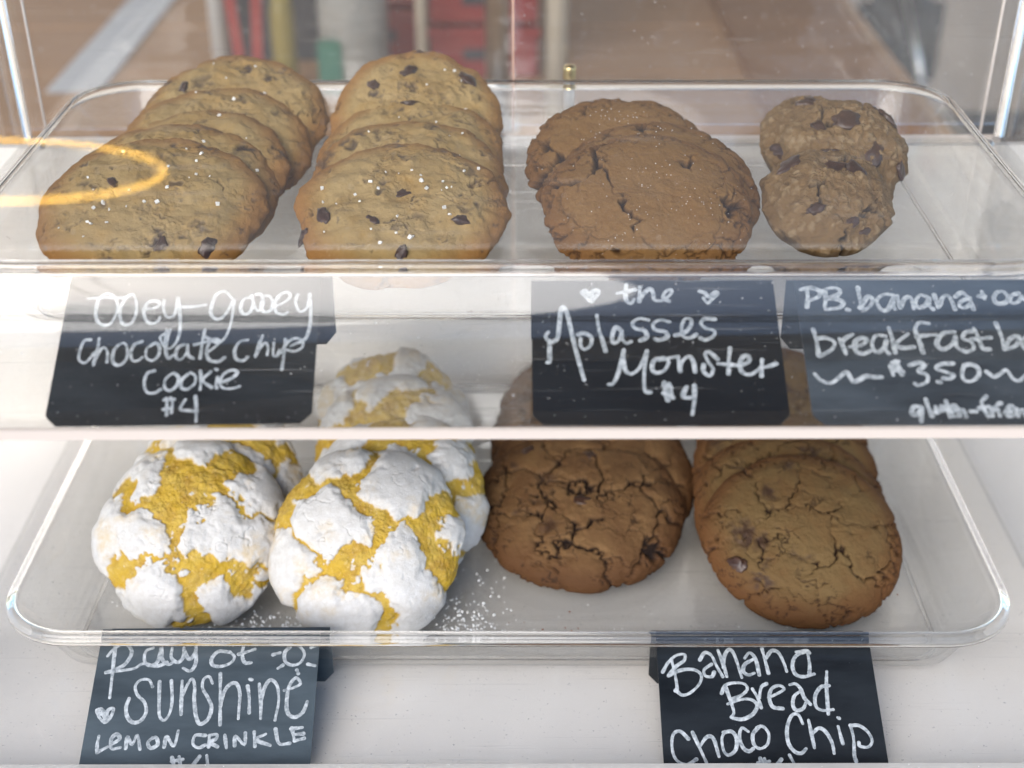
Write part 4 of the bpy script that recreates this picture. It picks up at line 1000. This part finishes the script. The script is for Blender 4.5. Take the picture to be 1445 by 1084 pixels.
counter = box('counter_top', -1.3, 1.3, .20, .78, LZ-.045, LZ-.0045, M['white'], None, .003)
tag(counter, 'white laminate counter under the display case', 'counter'); counter['kind'] = 'structure'
M['wood'] = wood('brown_wood', (.36, .205, .10), (.40, .235, .12), (.44, .27, .145), (1.5, 22, 22))
M['wood_o'] = wood('orange_wood', (.20, .095, .038), (.24, .115, .045), (.28, .14, .06), (1.5, 12, 12))
table = empty('wooden_table', (-.45, 1.5, -.95)); tag(table, 'brown wooden table behind the display case', 'table')
def tp(o): o.parent = table; o.matrix_parent_inverse = Matrix.Translation(-table.location); return o
for i in range(7):
    y = .84+i*.20
    tp(box('plank', -1.9, .49, y, y+.1985, -.29, -.262+.0004*(i % 2), M['wood'], None, .002))
for x in (-1.8, .40):
    for y in (.9, 2.15): tp(box('leg', x, x+.06, y, y+.06, -.95, -.2905, M['wood'], None, .003))
floor = box('floor', -6, 6, .6, 8, -.98, -.95, noise_mat('beige_floor', (.38, .28, .19), (.43, .32, .22), (1, 1, 1), 2, .5)); struct(floor)
backwall = box('back_wall_of_room', -6, 6, 8, 8.1, -.95, 2.5, noise_mat('cream_wall', (.5, .45, .4), (.55, .5, .44), (1, 1, 1), 2, .7)); struct(backwall)
pave = box('pavement', -8, 8, -14, .18, -.98, -.951, noise_mat('grey_paving', (.30, .29, .28), (.36, .35, .34), (1, 1, 1), 3, .8)); struct(pave)
TZ = -.2605
def zcam(y, z): return y*math.cos(R_(PITCH))+(.27-z)*math.sin(R_(PITCH))
M['red'] = noise_mat('red_plastic', (.21, .022, .022), (.26, .035, .03), (1, 1, 1), 8, .45)
M['dark'] = noise_mat('dark_plastic', (.02, .022, .03), (.05, .05, .06), (1, 1, 1), 8, .5)
M['paper'] = principled('white_paper', (.55, .56, .57), .6)
M['beige'] = principled('beige_painted_metal', (.50, .45, .37), .45)
def crate(x, y, z, w, label):
    t = empty('storage_crate', (x, y, z)); tag(t, label, 'crate', 'red crates behind the case')
    h = .062
    box('base', -w/2+.004, w/2-.004, 0, .20, 0, .004, M['red'], t)
    for a, b, c, d in ((-w/2, w/2, -.004, 0), (-w/2, w/2, .20, .204), (-w/2, -w/2+.004, 0, .2), (w/2-.004, w/2, 0, .2)):
        box('side', a, b, c, d, .0005, h, M['red'], t, .0015)
    box('rim', -w/2-.004, w/2+.004, -.009, -.0045, h-.012, h+.001, M['red'], t, .002)
    box('handle_slot', -w/5, w/5, -.0052, -.0041, .022, .036, M['dark'], t)
for i, lb in enumerate(('lowest red crate of the stack behind the case', 'second red crate from the bottom of the stack', 'third red crate from the bottom of the stack', 'top red crate of the stack behind the case')):
    crate(-.035, 1.62, TZ+.067*i, .13, lb)
for i, lb in enumerate(('bottom dark red crate left of the tall stack', 'middle dark red crate left of the tall stack', 'upper dark red crate left of the tall stack')):
    crate(-.175, 1.70, TZ+.067*i, .13, lb)
def bin_(x0, x1, y, h, m, name, label, cat):
    t = empty(name, ((x0+x1)/2, y, TZ)); tag(t, label, cat); w = (x1-x0)/2
    box('body', -w, w, 0, .18, 0, h, m, t, .008); box('lid', -w-.004, w+.004, -.004, .184, h, h+.012, m, t, .003)
bin_(-.37, -.225, 1.68, .23, M['dark'], 'storage_bin', 'dark storage bin with a lid left of the white bottle', 'bin')
# bottle
M['jug'] = noise_mat('milky_plastic', (.20, .20, .185), (.30, .29, .27), (1, 1, 1), 20, .5)
b = empty('white_bottle', (-.186, 1.56, TZ)); tag(b, 'white bottle with green label behind the case', 'bottle')
lathe('body', [(.036, 0), (.041, .006), (.041, .11), (.036, .14), (.018, .165), (.016, .18)], M['jug'], b)
lathe('cap', [(.019, .1805), (.019, .205), (.015, .21)], M['paper'], b)
box('label', -.039, -.010, -.043, -.030, .015, .075, principled('green_label', (.03, .13, .09), .5), b, .003)
# ribbon hanging in a V
rb = empty('red_lanyard', (-.30, 1.5, .03)); tag(rb, 'red lanyard strap hanging in a V shape', 'lanyard')
for a, c in ((-.026, -.008), (.026, .008)):
    bm = bmesh.new(); vs = [bm.verts.new(p) for p in ((a-.006, 0, 0), (a+.006, 0, 0), (c+.006, 0, -.26), (c-.006, 0, -.26))]; f_ = bm.faces.new(vs)
    bm.normal_update(); bmesh.ops.solidify(bm, geom=[f_], thickness=.0015); bm_obj('strap', bm, M['red'], rb)
lathe('clip', [(.009, -.275), (.011, -.268), (.009, -.262)], M['steel'], rb)
t = empty('yellow_tube', (-.262, 1.52, TZ)); tag(t, 'yellow mustard coloured squeeze tube beside the dark bin', 'tube')
lathe('body', [(.011, 0), (.014, .01), (.014, .11), (.010, .13)], principled('yellow', (.20, .155, .03), .5), t); lathe('nozzle', [(.005, .13), (.003, .155)], M['paper'], t)
def post(x, y, r, m, h, label, z=TZ):
    t = empty('upright_post', (x, y, z)); tag(t, label, 'post')
    lathe('pole', [(r, .006), (r, h)], m, t); lathe('foot', [(r*1.6, 0), (r*1.6, .003), (r*1.1, .006)], m, t)
post(-.0165, 1.44, .0135, M['steel'], .55, 'shiny steel post in front of the red crates')
post(.047, 1.43, .0115, M['beige'], .55, 'beige round post right of the red crates')
post(-.356, 1.62, .011, M['paper'], .55, 'white post left of the dark bin')
post(-.106, 1.55, .007, M['beige'], .55, 'thin beige post between bottle and steel post')
pp = box('paper_sheet', -.56, -.495, 1.56, 2.05, TZ+.001, TZ+.002, M['paper']); tag(pp, 'long white paper strip on the wooden table at left', 'paper')
bd = empty('cutting_board', (.33, 1.75, TZ)); tag(bd, 'orange brown wooden board lying flat on the table at right', 'board')
box('board', -.045, .13, -.35, .30, 0.001, .016, M['wood_o'], bd, .003); box('handle', -.03, .01, -.42, -.351, .001, .014, M['wood_o'], bd, .003)
# chair
ch = empty('black_chair', (.70, 2.4, -.95)); tag(ch, 'black chair with rounded back beyond the table at right', 'chair')
bm = bmesh.new(); bx(bm, -.085, .07, -.03, .03, .395, .60, .0295, 5); bm_obj('backrest', bm, M['black'], ch, True)
box('seat', -.10, .30, -.32, -.035, .33, .385, noise_mat('dark_grey_fabric', (.06, .055, .05), (.09, .08, .075), (1, 1, 1), 30, .8), ch, .02)
for x in (-.08, .26):
    for y in (-.30, -.06): box('leg', x, x+.025, y, y+.025, 0, .3295, M['black'], ch, .003)
tube('back_stay', [(-.02, -.04, .60), (.04, -.045, .42)], .006, M['steel'], ch)

# awning added unseen over the case to cut the light, and the building across
M['blocker_mat'] = noise_mat('brown_blocker_surface', (.22, .165, .12), (.27, .205, .15), (1, 1, 1), 4, .9)
blk = empty('blocker', (0, 1, 1.4)); tag(blk, 'tan brown awning added unseen above the display case to cut the light', 'blocker')
bm = bmesh.new()
vs = [bm.verts.new(p) for p in ((-3, -.55, 0), (3, -1.9, 0), (3, 3.5, 0), (-3, 3.5, 0))]; f_ = bm.faces.new(vs)
bm.normal_update(); bmesh.ops.solidify(bm, geom=[f_], thickness=-.03); bm_obj('blocker_sheet', bm, M['blocker_mat'], blk)
for k, y in enumerate((-1.62, -1.70)):
    box('blocker_bar', -3, 3, y+.0, y+.035, -.06-.02*k, -.03-.02*k, M['black'], blk, .004)
bd2 = empty('building_across', (3.6, -11, -.95)); tag(bd2, 'grey building across the street, only seen mirrored', 'building')
FAC = noise_mat('grey_render', (.22, .19, .17), (.27, .235, .21), (1, 1, 1), 2, .8)
box('wall', -14, 6, -3, 0, 0, 4.0, FAC, bd2)
for i in range(-5, 6):
    for j in range(2):
        w_ = box('window', -4.2+i*1.7, -3.2+i*1.7, .002, .05, 1+1.6*j, 2+1.6*j, M['dark'], bd2); 

# ring lamp hanging outside, seen mirrored in the slanted pane
nrm = Vector((0, -math.cos(R_(LEAN)), math.sin(R_(LEAN))))
def ray(u, v, d):
    dx, dy = (u-722.5)/1900, (542-v)/1900
    p_ = R_(PITCH); return Vector((dx*d, (math.cos(p_)+dy*math.sin(p_))*d, .27+(-math.sin(p_)+dy*math.cos(p_))*d))
vc = ray(2, 240, 1.5)
ring = []
for i in range(96):
    a = 2*math.pi*i/96
    q = vc+Vector((.178*math.cos(a), .178*math.sin(a)*.38, .010*math.sin(a)-.006*math.cos(a)))
    d = (q-PB).dot(nrm); ring.append(q-2*d*nrm)
rc = sum(ring, Vector())/96
lamp = empty('ring_lamp', rc); tag(lamp, 'thin glowing golden ring lamp, seen as a reflection at left', 'lamp')
gm = mat('golden_light')[0]; gb = gm.node_tree.nodes['Principled BSDF']; gb.inputs['Emission Color'].default_value = (1, .55, .06, 1); gb.inputs['Emission Strength'].default_value = 15
tube('light_ring', [p-rc for p in ring], .0013, gm, lamp, 10, True)
tube('cord', [ring[24]-rc, ring[24]-rc+Vector((0, 0, 1.2))], .0012, M['black'], lamp, 6)
tube('cord', [ring[72]-rc, ring[72]-rc+Vector((0, 0, 1.2))], .0012, M['black'], lamp, 6)
